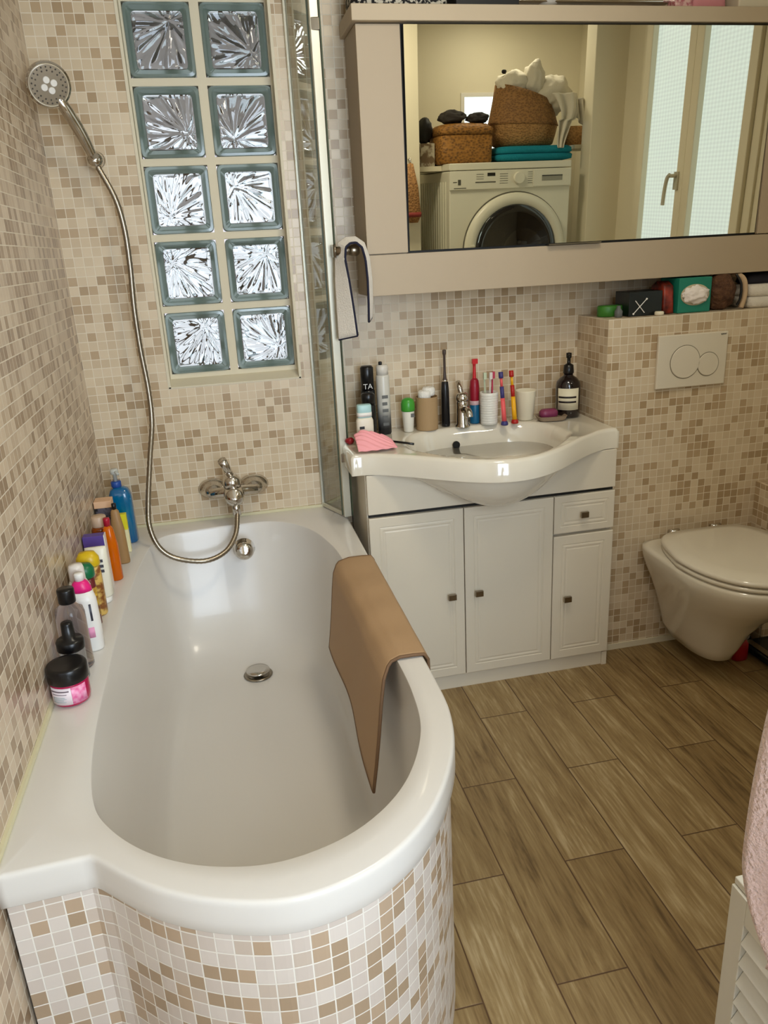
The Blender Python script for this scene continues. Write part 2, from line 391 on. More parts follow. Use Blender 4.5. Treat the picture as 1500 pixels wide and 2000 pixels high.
# --- small lit window at the back of the niche
w2 = thing('window_2', ((NW[0]+NW[1])/2, -2.36, NW[2]), None, None, kind='structure')
mk('window_frame', join(bx(NW[0], NW[1], -2.38, -2.345, NW[2], NW[2]+.02), bx(NW[0], NW[1], -2.38, -2.345, NW[3]-.02, NW[3]), bx(NW[0], NW[0]+.02, -2.38, -2.345, NW[2]+.02, NW[3]-.02),
                        bx(NW[1]-.02, NW[1], -2.38, -2.345, NW[2]+.02, NW[3]-.02), bx(2.03, 2.06, -2.38, -2.345, NW[2]+.02, NW[3]-.02)), M['white'], w2)
lit = mat('lit_window_glass', (200, 215, 225), .3, emit=((215, 230, 245), 2.0))
for a, b_ in ((NW[0]+.02, 2.03), (2.06, NW[1]-.02)):
    mk('pane', bx(a, b_, -2.372, -2.368, NW[2]+.02, NW[3]-.02), lit, w2)
# --- tall window behind the camera
w3 = thing('window_3', (.92, RY, .5), None, None, kind='structure')
mk('window_frame', join(bx(.3, .36, RY-.08, RY-.02, .5, 2.2), bx(1.49, 1.55, RY-.08, RY-.02, .5, 2.2), bx(.3, 1.55, RY-.08, RY-.02, .5, .56), bx(.3, 1.55, RY-.08, RY-.02, 2.14, 2.2), bx(.9, .96, RY-.08, RY-.02, .5, 2.2)), M['white'], w3)
mk('pane', bx(.36, 1.49, RY-.06, RY-.055, .56, 2.14), mat('lit_sky_pane', (180, 200, 220), .3, emit=((200, 220, 255), .8)), w3)

# --- room beyond the glass blocks
nb = mat('neighbour_wall', (202, 196, 198), .7)
mk('wall_beyond', join(bx(-.9, 1.9, 1.9, 2.0, 0, 2.6), bx(-1.0, -.9, .1, 2.0, 0, 2.6), bx(1.9, 2.0, .1, 2.0, 0, 2.6)), nb, **K)
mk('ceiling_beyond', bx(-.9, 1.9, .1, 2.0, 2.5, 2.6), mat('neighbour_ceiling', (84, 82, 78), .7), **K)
mk('floor_beyond', bx(-.9, 1.9, .1, 2.0, -.04, .0), mat('neighbour_floor', (150, 128, 104), .6), **K)
w4 = thing('backlight_window', (.35, 1.89, .9), None, None, kind='structure')  # unseen lit window added to backlight the glass blocks
lp = mat('backlight_pane', (220, 225, 235), .3, emit=((236, 234, 246), .85))
mk('window_frame', join(bx(-.25, -.2, 1.85, 1.9, .3, 1.95), bx(.9, .95, 1.85, 1.9, .3, 1.95), bx(.32, .38, 1.85, 1.9, .3, 1.95), bx(.02, .06, 1.85, 1.9, .3, 1.95), bx(.62, .66, 1.85, 1.9, .3, 1.95), bx(-.25, .95, 1.85, 1.9, 1.4, 1.46), bx(-.25, .95, 1.85, 1.9, 1.9, 1.95), bx(-.25, .95, 1.85, 1.9, .3, .35), bx(-.25, .95, 1.85, 1.9, 1.0, 1.04)), mat('brown_frame', (92, 70, 52), .5), w4)
mk('pane', bx(-.2, .9, 1.87, 1.88, .35, 1.9), lp, w4)
mk('side_pane', bx(-.895, -.885, .45, 1.7, .3, 1.95), mat('side_glow', (215, 220, 228), .3, emit=((226, 230, 240), .7)), w4)  # glowing sheet added to brighten the blocks as mirrored in the shower screen

# --- glass-block window in the back wall
GX, GZ, BW, BH, BP = .252, 2.083, .181, .186, .2065
w5 = thing('window_5', (.445, .05, OZ0), None, None, kind='structure')
def mortar():
    parts = []
    y0, y1 = .052, .10
    parts.append(bx(OX0, GX, y0, y1, OZ0, OZ1)); parts.append(bx(GX+BW, GX+BP, y0, y1, OZ0, OZ1)); parts.append(bx(GX+BP+BW, OX1, y0, y1, OZ0, OZ1))
    for c in range(2):
        x0 = GX+c*BP; x1 = x0+BW
        parts.append(bx(x0, x1, y0, y1, GZ, OZ1))
        for r in range(5):
            zt = GZ-r*BP-BH; zb = GZ-(r+1)*BP if r < 4 else OZ0
            parts.append(bx(x0, x1, y0, y1, zb, zt))
    # sloped sill and plain reveals lining the opening
    sill = ([(OX0, -.002, OZ0), (OX1, -.002, OZ0), (OX1, .06, OZ0), (OX0, .06, OZ0), (OX0, -.002, OZ0+.004), (OX1, -.002, OZ0+.004), (OX1, .06, OZ0+.024), (OX0, .06, OZ0+.024)],
            [(0, 3, 2, 1), (4, 5, 6, 7), (0, 1, 5, 4), (1, 2, 6, 5), (2, 3, 7, 6), (3, 0, 4, 7)])
    parts += [sill, bx(OX0-.002, OX0+.006, -.002, .06, OZ0, OZ1), bx(OX1-.006, OX1+.002, -.002, .06, OZ0, OZ1)]
    return join(*parts)
mk('window_frame', mortar(), M['grout'], w5)
def glass_block(x0, z1, k):
    cx, cz = x0+BW/2, z1-BH/2; hx, hz = BW/2, BH/2; q = .021
    def rr(sx, sz, y): # square ring with small corner radius
        return [(cx+p[0], y, cz+p[1]) for p in [(v[0], v[1]) for v in se(0, 0, 0, sx, sz, 14, 48)]]
    rim = rings([rr(hx, hz, .098), rr(hx, hz, .052), rr(hx-.002, hz-.002, .047), rr(hx-.009, hz-.009, .046), rr(hx-q, hz-q, .056), rr(hx-q, hz-q, .098)], False, False)
    b = mk('glass_block', rim, M['blockrim'], w5, smooth=False, auto=True)
    rot = [0, 1, 2, 3][(k*7+k//2) % 4]*pi/2; N = 44
    ox, oz = math.cos(rot+pi/4+.2)*.055, math.sin(rot+pi/4+.2)*.055
    ph = k*1.7
    def h(x, z, s):
        dx, dz = x-ox, z-oz; r = math.hypot(dx, dz)+1e-6; a = math.atan2(dz, dx)
        v = math.sin(13*a+ph+1.6*math.sin(r*24+k)+r*6)*min(1, r/.05)*.0020 + .0009*math.sin(31*a+ph*2+r*20)*min(1, r/.06) + .0016*math.sin(r*55+1.5*math.sin(3*a+k)) + .0011*math.sin(x*60+k)*math.cos(z*75)
        e = max(abs(x)/(hx-q), abs(z)/(hz-q)); f = 1 if e < .86 else max(0, (1-e)/.14)
        return v*f*s
    def front(u, v):
        x = (2*u-1)*(hx-q-.0003); z = (2*v-1)*(hz-q-.0003); return (cx+x, .0575+h(x, z, 1)-.001, cz+z)
    def backf(u, v):
        x = (2*u-1)*(hx-q-.0003); z = (2*v-1)*(hz-q-.0003); return (cx+x, .0665, cz+z)
    fv, ff = grid(N, N, front); bv, bf = grid(N, N, backf)
    n = len(fv); V = fv+bv; Fc = list(ff)+[tuple(reversed([i+n for i in f])) for f in bf]
    edge = [i for i in range(N+1)]+[(j+1)*(N+1)+N for j in range(N)]+[N*(N+1)+N-1-i for i in range(N)]+[(N-1-j)*(N+1) for j in range(N-1)]
    for i in range(len(edge)):
        a, c = edge[i], edge[(i+1) % len(edge)]; Fc.append((c, a, a+n, c+n))
    mk('wavy_pane', (V, Fc), M['blockglass'], b, smooth=True)
for r in range(5):
    for c in range(2): glass_block(GX+c*BP, GZ-r*BP, r*2+c)

# ================================================================== BATHTUB
H = .598
arc = catmull([(.133, -1.487), (.229, -1.575), (.33, -1.627), (.432, -1.645), (.545, -1.612), (.640, -1.530), (.712, -1.405), (.745, -1.28), (.75, -1.15)], 6)
arc = [(p[0], p[1]) for p in [tuple(q.to_3d() if len(q) == 2 else q) for q in arc]]
outer = [(.002, -.002), (.002, -1.495), (.128, -1.489)]+arc+[(.75, -.002)]
inner_c = catmull([(.141, -.166, 0), (.175, -.115, 0), (.263, -.092, 0), (.37, -.084, 0), (.49, -.089, 0), (.565, -.135, 0), (.622, -.223, 0), (.655, -.34, 0), (.672, -.461, 0), (.684, -.75, 0), (.691, -1.042, 0),
                   (.692, -1.20, 0), (.674, -1.332, 0), (.613, -1.458, 0), (.522, -1.539, 0), (.412, -1.572, 0), (.312, -1.557, 0), (.225, -1.51, 0), (.156, -1.437, 0), (.119, -1.355, 0), (.100, -1.195, 0), (.095, -.95, 0), (.096, -.716, 0), (.106, -.45, 0), (.120, -.28, 0)], 8, True)
NB = 320
inner = resample(inner_c, NB)
cI = Vector((.39, -.82, 0))
flo = []
for p in inner:        # floor outline: shrink, more at the far (sloping) end
    d = p-cI
    fx = .205/.29; fy = .60 if d.y > 0 else .80
    flo.append(Vector((.40+d.x*fx, -.82+d.y*fy, 0)))
prof = [(0, .598), (.003, .5977), (.008, .5955), (.014, .590), (.02, .583), (.03, .572), (.06, .53), (.14, .45), (.25, .36), (.38, .29), (.52, .245), (.68, .215), (.85, .203), (1.0, .2)]
def tubr(t, z, inset=0):
    return [tuple((a.lerp(b, t)).to_2d())+(z,) for a, b in zip(inner, flo)]
# outer outline matched by angle around the centre so that the rim deck skins cleanly
out_d = resample([Vector((x, y, 0)) for x, y in outer], 900)
def ang(p): return math.atan2(p.y-cI.y, p.x-cI.x)
oa = [(ang(p), p) for p in out_d]
def pick(p):
    a = ang(p); return min(oa, key=lambda q: abs(math.atan2(math.sin(q[0]-a), math.cos(q[0]-a))))[1]
outm = [pick(p).copy() for p in inner]
for cpt in [(.002, -.002), (.002, -1.495), (.131, -1.488), (.75, -.002)]:   # keep the corners crisp
    k = min(range(NB), key=lambda i: (outm[i]-Vector((*cpt, 0))).length); outm[k] = Vector((*cpt, 0))
def off(ps, d):
    out = []; n = len(ps)
    for i, p in enumerate(ps):
        t = (ps[(i+1) % n]-ps[i-1]); t.normalize() if t.length > 0 else None
        nrm = Vector((t.y, -t.x, 0))
        if nrm.dot(p-cI) < 0: nrm = -nrm
        out.append(p-nrm*d)
    return out
o0 = off(outm, .0); o1 = off(outm, .006); o2 = off(outm, .002)
r3 = lambda ps, z: [(p.x, p.y, z) for p in ps]
rs = [r3(off(outm, .014), .540), r3(off(outm, .001), .540), r3(o0, .5415), r3(o0, .560), r3(o0, .588), r3(off(outm, .0008), .592), r3(o2, .595), r3(off(outm, .0045), .5974), r3(off(outm, .008), .598), r3([a.lerp(b, .5) for a, b in zip(off(outm, .008), inner)], .598)]+[tubr(t, z) for t, z in prof]
tub_mid = [tuple(Vector(p).lerp(Vector((.40, -.80, .198)), .5)) for p in rs[-1]]
rs.append(tub_mid)
bt = thing('bathtub', (.375, -.82, 0), 'white acrylic bathtub with a rounded near end, built in along the left wall', 'bathtub')
mk('tub_body', rings(rs, False, True), M['acrylic'], bt, smooth=True)
dr = mk('drain_plug', lathe((.407, -.36, .2045), [(.0, .018), (.02, .018), (.034, .016), (.036, .013), (.034, .010), (.02, .009), (.012, 0)], 36), M['chrome'], bt, smooth=True, label='round chrome drain plug')
mk('drain_ring', lathe((.407, -.36, .2015), [(.042, 0), (.044, .003), (.038, .006), (.030, .003), (.01, .0)], 36), M['dchrome'], dr, smooth=True)
ov = mk('overflow_knob', lathe((.409, -.172, .545), [(.0, -.036), (.018, -.036), (.026, -.031), (.030, -.022), (.030, -.006), (.034, .0), (.034, .004), (0.01, .03)], 36, ax='y'), M['chrome'], bt, smooth=True, label='round chrome overflow knob')

# tiled skirt following the rim
sk = [Vector((.006, -1.480, 0)), Vector((.125, -1.472, 0))]
arc2 = [Vector((x, y, 0)) for x, y in arc]
for i, p in enumerate(arc2):
    t = (arc2[min(i+1, len(arc2)-1)]-arc2[max(i-1, 0)]).normalized(); nrm = Vector((-t.y, t.x, 0))
    if i > 0: sk.append(p+nrm*.014)
sk += [Vector((.736, -.9, 0)), Vector((.736, -.004, 0))]
skp = sk[:2]+resample(sk[1:-1], 90, False)[1:]+[sk[-1]]
Ls = [0]
for a, b_ in zip(skp, skp[1:]): Ls.append(Ls[-1]+(b_-a).length)
nk = len(skp)
Vs = [(p.x, p.y, .548) for p in skp]+[(p.x, p.y, 0.0) for p in skp]
Fs = [(i, i+1, nk+i+1, nk+i) for i in range(nk-1)]
mk('tiled_bath_surround', (Vs, Fs), M['tile_skirt'], uv=lambda p, n, i: (Ls[i % nk]+.0035, p.z+.01), solid=.008, label='curved mosaic-tiled panel closing the front of the bathtub down to the floor', cat='bath panel')
# bathtub rests on feet hidden behind the panel
for fx_, fy_ in ((.2, -.3), (.55, -.3), (.25, -1.25), (.55, -1.25)):
    mk('foot', lathe((fx_, fy_, 0), [(.02, 0), (.02, .01), (.01, .012), (.01, .215)], 16), M['dchrome'], bt, smooth=True)

# ================================================================== BATH MIXER + HAND SHOWER
bm_ = thing('bath_mixer', (.398, 0, .70), 'chrome single-lever bath mixer on the tiled back wall above the bathtub', 'tap')
mk('body', join(tube([(.325, -.065, .703), (.475, -.065, .703)], .017, 20), lathe((.398, -.078, .70), [(.0, -.055), (.024, -.052), (.031, -.04), (.033, 0), (.03, .03), (.02, .04)], 28, ax='y'),
     tube([(.398, -.10, .69), (.400, -.118, .665), (.401, -.12, .640)], .013, 16)), M['chrome'], bm_, smooth=True)
for xx in (.335, .465):
    mk('escutcheon', join(lathe((xx, 0, .703), [(.036, -.001), (.038, -.006), (.034, -.014), (.022, -.022), (.018, -.06)], 32, ax='y', sx=1.25, sy=.9)), M['chrome'], bm_, smooth=True)
mk('lever', join(lathe((.396, -.092, .725), [(.026, 0), (.030, .012), (.027, .03), (.015, .042), (0, .044)], 28), tube([(.396, -.09, .755), (.386, -.105, .79), (.374, -.125, .822)], lambda t: .011+.003*t, 14)), M['chrome'], bm_, smooth=True)
hs = thing('hand_shower', (.128, 0, 1.69), 'chrome hand shower with a round head and long metal hose hanging over the bathtub', 'hand shower')
hd = Vector((.30, -.85, -.32)).normalized()      # spray direction
rm = Vector((0, 0, 1)).rotation_difference(hd).to_matrix().to_4x4()
hc = Vector((.060, -.150, 1.846))
mk('shower_head', xf(lathe((0, 0, 0), [(.0, -.020), (.03, -.018), (.048, -.010), (.054, 0), (.054, .008), (.050, .011), (.049, .010), (0, .010)], 44), Matrix.Translation(hc) @ rm), M['chrome'], hs, smooth=False, bevel=0)
face = lathe((0, 0, .0102), [(0, .0), (.046, .0), (.046, .0015), (.0, .0015)], 40)
sh = mk('spray_face', xf(face, Matrix.Translation(hc) @ rm), M['dchrome'], hs, label='grey spray face dotted with nozzles')
nz = []
for rr_, cnt in ((.041, 22), (.033, 16)):
    for k in range(cnt):
        a = 2*pi*k/cnt; nz.append(lathe((rr_*math.cos(a), rr_*math.sin(a), .0117), [(.0022, 0), (.0014, .002)], 8))
mk('nozzles', xf(join(*nz), Matrix.Translation(hc) @ rm), mat('nozzle_grey', (74, 68, 60), .5), sh, kind='stuff')
mk('jet_plates', xf(join(*[lathe((.013*math.cos(a), .013*math.sin(a), .0117), [(.0085, 0), (.0075, .002), (0, .002)], 16) for a in (pi/4, 3*pi/4, 5*pi/4, 7*pi/4)]), Matrix.Translation(hc) @ rm), M['white'], sh)
mk('handle', tube(catmull([(.064, -.135, 1.838), (.085, -.125, 1.802), (.105, -.100, 1.76), (.120, -.080, 1.72), (.131, -.064, 1.685)]), lambda t: .0125+.004*math.sin(t*pi), 18), M['chrome'], hs, smooth=True)
hpath = [(.131, -.064, 1.690), (.142, -.062, 1.655), (.172, -.062, 1.58), (.184, -.060, 1.50), (.184, -.06, 1.40), (.178, -.06, 1.287), (.178, -.06, 1.17), (.184, -.065, 1.047), (.181, -.08, .95), (.163, -.12, .846), (.145, -.17, .731), (.141, -.20, .66), (.162, -.22, .599), (.208, -.225, .560), (.288, -.225, .541), (.351, -.20, .553), (.388, -.165, .592), (.400, -.13, .640), (.400, -.12, .652)]
mk('hose', tube(catmull(hpath, 14), lambda t: .0078+.0006*math.sin(t*900), 12), M['dchrome'], hs, smooth=True)
br = thing('shower_bracket', (.131, 0, 1.69), 'small round chrome wall bracket holding the hand shower', 'bracket')
mk('bracket_arm', join(lathe((.134, 0, 1.685), [(.02, 0), (.022, -.006), (.014, -.012), (.012, -.035)], 24, ax='y')), M['chrome'], br, smooth=True)
mk('bracket_knuckle', lathe((.134, -.058, 1.680), [(0, -.024), (.014, -.02), (.022, -.008), (.023, .004), (.018, .018), (.0, .026)], 24, ax='y'), M['chrome'], br, smooth=True)

# ================================================================== SHOWER SCREEN
ss = thing('shower_screen', (.74, -.08, .6), 'glass shower screen with a pale metal edge profile standing on the bathtub rim', 'shower screen')
def slab(a, b, th, z0, z1):
    a = Vector((*a, 0)); b = Vector((*b, 0)); n = (b-a).normalized(); n = Vector((-n.y, n.x, 0))*th/2
    P = [a+n, b+n, b-n, a-n]
    return ([(p.x, p.y, z0) for p in P]+[(p.x, p.y, z1) for p in P], [(0, 1, 2, 3), (7, 6, 5, 4), (0, 4, 5, 1), (1, 5, 6, 2), (2, 6, 7, 3), (3, 7, 4, 0)])
mk('glass_panel', slab((.692, -.006), (.747, -.138), .005, .612, 2.20), M['screenglass'], ss)
mk('edge_profile', slab((.746, -.140), (.748, -.158), .024, .604, 2.20), M['alu'], ss, bevel=.002)
mk('rubber_seal', join(slab((.7305, -.1395), (.7345, -.1395), .004, .606, 2.2), slab((.761, -.147), (.763, -.158), .004, .606, 2.2)), M['seal'], ss)
mk('bottom_rail', slab((.692, -.006), (.748, -.150), .014, .600, .614), M['alu'], ss, bevel=.002)
mk('wall_profile', slab((.690, -.001), (.692, -.010), .014, .604, 2.2), M['alu'], ss)
for zz in (.80, 1.98):
    mk('hinge', slab((.738, -.148), (.762, -.152), .022, zz-.015, zz+.015), M['dchrome'], ss, bevel=.002)

# ================================================================== BATH MAT OVER THE RIM
mt = thing('bath_mat', (.70, -.80, .60), 'tan rubber-backed bath mat draped over the right rim of the bathtub', 'bath mat')
def matf(u, v):   # u along y (0 far .. 1 near), v: 0 outer side .. 1 hanging end inside
    prof_ = [(.759, .560), (.7585, .590), (.750, .6035), (.725, .6055), (.700, .6055), (.683, .598), (.669, .575), (.661, .535), (.653, .48), (.645, .435), (.636, .392)]
    t = v*(len(prof_)-1); i = min(int(t), len(prof_)-2); f = t-i
    x = prof_[i][0]*(1-f)+prof_[i+1][0]*f; z = prof_[i][1]*(1-f)+prof_[i+1][1]*f
    y0, y1 = -.505, -1.075
    hang = max(0, (v-.5)/.5)
    y = y0+(y1-y0)*u
    y -= hang*(.075+.03*u)
    # lower hem droops at the corners
    z -= hang*(.012*abs(2*u-1)**1.5 + .015*u)
    x -= hang*.004*math.sin(u*9+.6) + hang*.022*u*u
    x += (-.018+.018*min(1, u))*min(1, max(0, (v-.3)/.2)) - .004*min(1, max(0, (v-.3)/.2))
    x -= .004 if hang > 0 else 0
    z += .0014*math.sin(u*23)*min(1, v*3)*(1-hang)
    return (x, y, z)
gm = grid(60, 40, matf)
mk('mat_cloth', gm, M['mat'], mt, smooth=True, solid=.005)
edge_pts = [matf(0, j/40) for j in range(41)]+[matf(i/60, 1) for i in range(1, 61)]+[matf(1, 1-j/40) for j in range(1, 41)]
mk('hem', tube(edge_pts, .0036, 8), M['matedge'], mt, smooth=True, label='darker brown bound edge')

# ================================================================== BOTTLES ALONG THE BATH LEDGE
GB = 'toiletries lined up on the bath ledge'
def band(name, c, rx, ry, z0, z1, m, parent, a0=0, a1=2*pi, n=2.0, seg=30, label=None, out=.0008):
    """printed label wrapped on part of an oval bottle, thin but with its own offset"""
    def f(u, v):
        a = a0+(a1-a0)*u; cc, s_ = math.cos(a), math.sin(a)
        x = (rx+out)*math.copysign(abs(cc)**(2/n), cc); y = (ry+out)*math.copysign(abs(s_)**(2/n), s_)
        return (c[0]+x, c[1]+y, z0+(z1-z0)*v)
    return mk(name, grid(seg, 1, f), m, parent, smooth=True, label=label, solid=.0006)
z0 = .599
D = math.radians
# jar
c = (.040, -1.030, z0)
jar = thing('hair_mask_jar', c, 'raspberry pink cosmetic jar with a black screw lid, nearest on the bath ledge', 'jar', GB)
pk = mat('raspberry_plastic', (176, 16, 74), .2, coat=.5)
mk('jar_body', lathe(c, [(.030, 0), (.0345, .003), (.036, .012), (.036, .048), (.034, .052)], 44), pk, jar, smooth=True)
mk('lid', lathe(c, [(.037, .048), (.0385, .050), (.0385, .076), (.036, .080), (.030, .0795), (.0, .078)], 44), M['black'], jar, smooth=True)
lb = band('label', c, .036, .036, z0+.008, z0+.044, mat('jar_label_white', (236, 222, 226), .4), jar, D(212), D(282))
band('label_photo', c, .036, .036, z0+.008, z0+.044, mat('jar_label_pink', (226, 92, 150), .4, noise=((244, 170, 200), 120, .15)), jar, D(282), D(330))
for k, (zz, hh, a0_, a1_) in enumerate(((.036, .0025, 218, 276), (.030, .0012, 222, 268), (.024, .001, 222, 262), (.021, .001, 222, 266), (.018, .001, 222, 258), (.014, .001, 222, 264))):
    band('print_line', c, .036, .036, z0+zz, z0+zz+hh, mat('print_grey%d' % k, (110, 96, 104) if k < 2 else (160, 178, 180), .5), lb, D(a0_), D(a1_), out=.0014, seg=12)
# squat clear bottle with black cap and pump
clr = mat('clear_plastic_smoky', (214, 214, 210), .08, trans=.75, ior=1.35)
c = (.036, -.948, z0)
t = thing('clear_travel_bottle', c, 'short clear bottle with a glossy black collar cap, right behind the pink jar', 'bottle', GB)
mk('bottle_body', lathe(c, [(.024, 0), (.026, .003), (.026, .070), (.024, .078)], 36), clr, t, smooth=True)
mk('cap', lathe(c, [(.0265, .070), (.0275, .072), (.0275, .088), (.025, .092), (.013, .093), (.012, .125), (.011, .129), (0, .129)], 36), M['black'], t, smooth=True)
c = (.034, -.895, z0)
t = thing('micellar_bottle', c, 'clear bottle with pinkish tint and black screw cap standing second from the pink jar', 'bottle', GB)
mk('bottle_body', lathe(c, [(.027, 0), (.030, .004), (.030, .125), (.027, .138), (.014, .148), (.013, .152)], 36), mat('clear_plastic_pink', (232, 220, 218), .06, trans=.92, ior=1.3), t, smooth=True)
mk('cap', lathe(c, [(.0165, .150), (.0175, .152), (.0175, .178), (.0165, .181), (0, .181)], 30), M['black'], t, smooth=True)
# white bottles
c = (.050, -.822, z0)
t = thing('pink_label_shampoo', c, 'white shampoo bottle with a bright pink round shoulder and small white cap', 'bottle', GB)
mk('bottle_body', loft(c, [(.024, .017, 0), (.027, .019, .004), (.028, .020, .06), (.027, .019, .12), (.022, .016, .142)], 2.3), M['white'], t, smooth=True)
mk('shoulder', loft(c, [(.0222, .0162, .1415), (.021, .016, .150), (.016, .014, .162), (.009, .009, .168)], 2.2), mat('hot_pink', (226, 30, 120), .35), t, smooth=True)
mk('cap', lathe(c, [(.010, .166), (.0105, .180), (.009, .184), (0, .184)], 24), M['white'], t, smooth=True)
band('print_mark', c, .027, .019, z0+.035, z0+.06, mat('pink_print', (228, 150, 182), .5), t, D(275), D(300), n=2.3, seg=8)
band('print_word', c, .0275, .0195, z0+.075, z0+.115, mat('black_print', (60, 60, 70), .5), t, D(292), D(302), n=2.3, seg=6)
c = (.037, -.775, z0)
t = thing('white_pump_bottle', c, 'tall white bottle with a rounded white dispenser cap, against the tiles', 'bottle', GB)
mk('bottle_body', loft(c, [(.022, .018, 0), (.025, .020, .004), (.026, .021, .08), (.024, .020, .135), (.017, .016, .150)], 2.2), M['white'], t, smooth=True)
mk('cap', loft(c, [(.0165, .016, .149), (.017, .0165, .152), (.0165, .016, .178), (.014, .014, .186), (.0, .0, .188)], 2.2), mat('pearl_cap', (224, 216, 206), .25), t, smooth=True)
c = (.034, -.700, z0)
t = thing('green_cap_bottle', c, 'dark red bottle with a big green lid and yellow label', 'bottle', GB)
mk('bottle_body', loft(c, [(.020, .016, 0), (.023, .018, .004), (.024, .019, .09), (.022, .017, .125)], 2.3), mat('maroon_plastic', (104, 34, 34), .3), t, smooth=True)
mk('cap', loft(c, [(.0235, .0185, .124), (.026, .021, .128), (.026, .021, .145), (.020, .016, .156), (0, 0, .158)], 2.3), mat('green_cap', (16, 104, 62), .35), t, smooth=True)
band('label', c, .0242, .0192, z0+.03, z0+.10, mat('gold_label', (206, 168, 60), .4, noise=((120, 60, 30), 90, .1)), t, D(250), D(350), n=2.3)
c = (.038, -.640, z0)
t = thing('yellow_cap_bottle', c, 'brown bottle with a domed mustard yellow cap, right behind the green lid', 'bottle', GB)
mk('bottle_body', loft(c, [(.022, .017, 0), (.025, .019, .004), (.026, .020, .10), (.024, .018, .130)], 2.3), mat('brown_label_bottle', (132, 78, 34), .35, noise=((214, 176, 92), 60, .08)), t, smooth=True)
mk('cap', loft(c, [(.025, .019, .129), (.027, .021, .133), (.026, .020, .150), (.018, .014, .163), (0, 0, .166)], 2.3), mat('mustard_cap', (212, 176, 24), .35), t, smooth=True)
c = (.045, -.565, z0)
t = thing('white_tube', c, 'tall white cream tube standing on its cap, printed with small dark letters', 'tube', GB)
mk('tube_body', loft(c, [(.022, .020, .016), (.026, .020, .02), (.026, .016, .10), (.026, .008, .142), (.025, .0042, .148)], 2.4), mat('white_tube_plastic', (232, 226, 204), .35), t, smooth=True)
mk('cap', loft(c, [(.019, .019, 0), (.021, .021, .002), (.021, .021, .016)], 2.1), M['white'], t, smooth=True)
for zz in (.085, .098, .112):
    mk('print_mark', bx(c[0]+.004, c[0]+.016, c[1]-.0185, c[1]-.0165, z0+zz, z0+zz+.007), mat('tube_print', (70, 70, 78), .5), t)
c = (.034, -.475, z0)
t = thing('purple_box', c, 'flat purple carton standing upright behind the white tube', 'box', GB)
mk('carton', bx(.004, .056, c[1]-.014, c[1]+.014, z0, z0+.150), mat('purple_card', (88, 66, 142), .45), t, bevel=.001)
mk('white_edge', bx(.0562, .0585, c[1]-.014, c[1]+.014, z0, z0+.150), M['white'], t)
c = (.060, -.425, z0)
t = thing('orange_shampoo_bottle', c, 'transparent orange bottle tapering upward with a thin red neck', 'bottle', GB)
mk('bottle_body', loft(c, [(.016, .014, 0), (.0185, .016, .003), (.0185, .016, .10), (.013, .012, .145), (.008, .008, .155)], 2.4), mat('orange_clear', (244, 124, 8), .1, trans=.45, ior=1.35), t, smooth=True)
mk('cap', lathe(c, [(.0085, .152), (.009, .172), (.008, .176), (0, .176)], 20), mat('red_cap', (170, 24, 48), .35), t, smooth=True)
c = (.034, -.385, z0)
t = thing('amber_bottle', c, 'amber glass bottle with a pale cap, against the left wall', 'bottle', GB)
mk('bottle_body', lathe(c, [(.021, 0), (.023, .003), (.023, .135), (.018, .145)], 32), mat('amber_glass', (170, 84, 16), .1, trans=.4, ior=1.4), t, smooth=True)
mk('cap', lathe(c, [(.019, .143), (.0195, .145), (.0195, .170), (.018, .172), (0, .172)], 28), mat('beige_cap', (196, 168, 140), .4), t, smooth=True)
c = (.066, -.305, z0)
t = thing('tan_tube', c, 'kraft brown cosmetic tube leaning upright with a narrow black tip', 'tube', GB)
mk('tube_body', loft(c, [(.019, .014, 0), (.020, .015, .004), (.018, .013, .10), (.011, .010, .155), (.006, .006, .162)], 2.4), mat('kraft_plastic', (158, 122, 76), .5), t, smooth=True)
mk('cap', lathe(c, [(.0065, .160), (.0065, .178), (0, .180)], 16), M['black'], t, smooth=True)
c = (.070, -.215, z0)
t = thing('yellow_white_carton', c, 'slim carton, yellow at the top fading to a white lower half', 'box', GB)
mk('carton', bx(.052, .082, c[1]-.010, c[1]+.010, z0, z0+.070), mat('cream_card', (236, 226, 176), .5), t, bevel=.001)
mk('carton_top', bx(.052, .082, c[1]-.010, c[1]+.010, z0+.0702, z0+.118), mat('yellow_card', (226, 214, 34), .5), t, bevel=.001)
c = (.036, -.225, z0)
t = thing('black_carton', c, 'black printed carton with a wooden-coloured top band, near the far corner of the ledge', 'box', GB)
mk('carton', bx(.004, .0508, c[1]-.022, c[1]+.022, z0, z0+.150), mat('black_card', (26, 24, 30), .4, noise=((90, 86, 96), 70, .06)), t, bevel=.001)
mk('top_band', bx(.003, .0512, c[1]-.023, c[1]+.023, z0+.150, z0+.170), mat('peach_card', (226, 184, 146), .5), t, bevel=.0015)
c = (.062, -.125, z0)
t = thing('blue_pump_bottle', c, 'large transparent blue soap bottle with a clear pump, in the corner by the back wall', 'bottle', GB)
mk('bottle_body', loft(c, [(.030, .024, 0), (.034, .027, .004), (.033, .027, .12), (.033, .027, .150), (.026, .022, .168), (.013, .013, .176)], 3.2), mat('teal_liquid', (0, 112, 146), .12, coat=.5, noise=((0, 84, 140), 14, .2)), t, smooth=True)
mk('collar', lathe((c[0]-.006, c[1], z0), [(.013, .175), (.015, .178), (.015, .192), (.013, .194)], 24), mat('blue_collar', (34, 74, 150), .4), t, smooth=True)
mk('pump', join(lathe((c[0]-.006, c[1], z0), [(.006, .193), (.006, .215), (.012, .217), (.012, .228), (.009, .232), (0, .232)], 20), tube([(c[0]-.006, c[1], z0+.225), (c[0]+.008, c[1]-.03, z0+.222)], .004, 10)), mat('clear_pump', (214, 216, 208), .2, trans=.3), t, smooth=True)

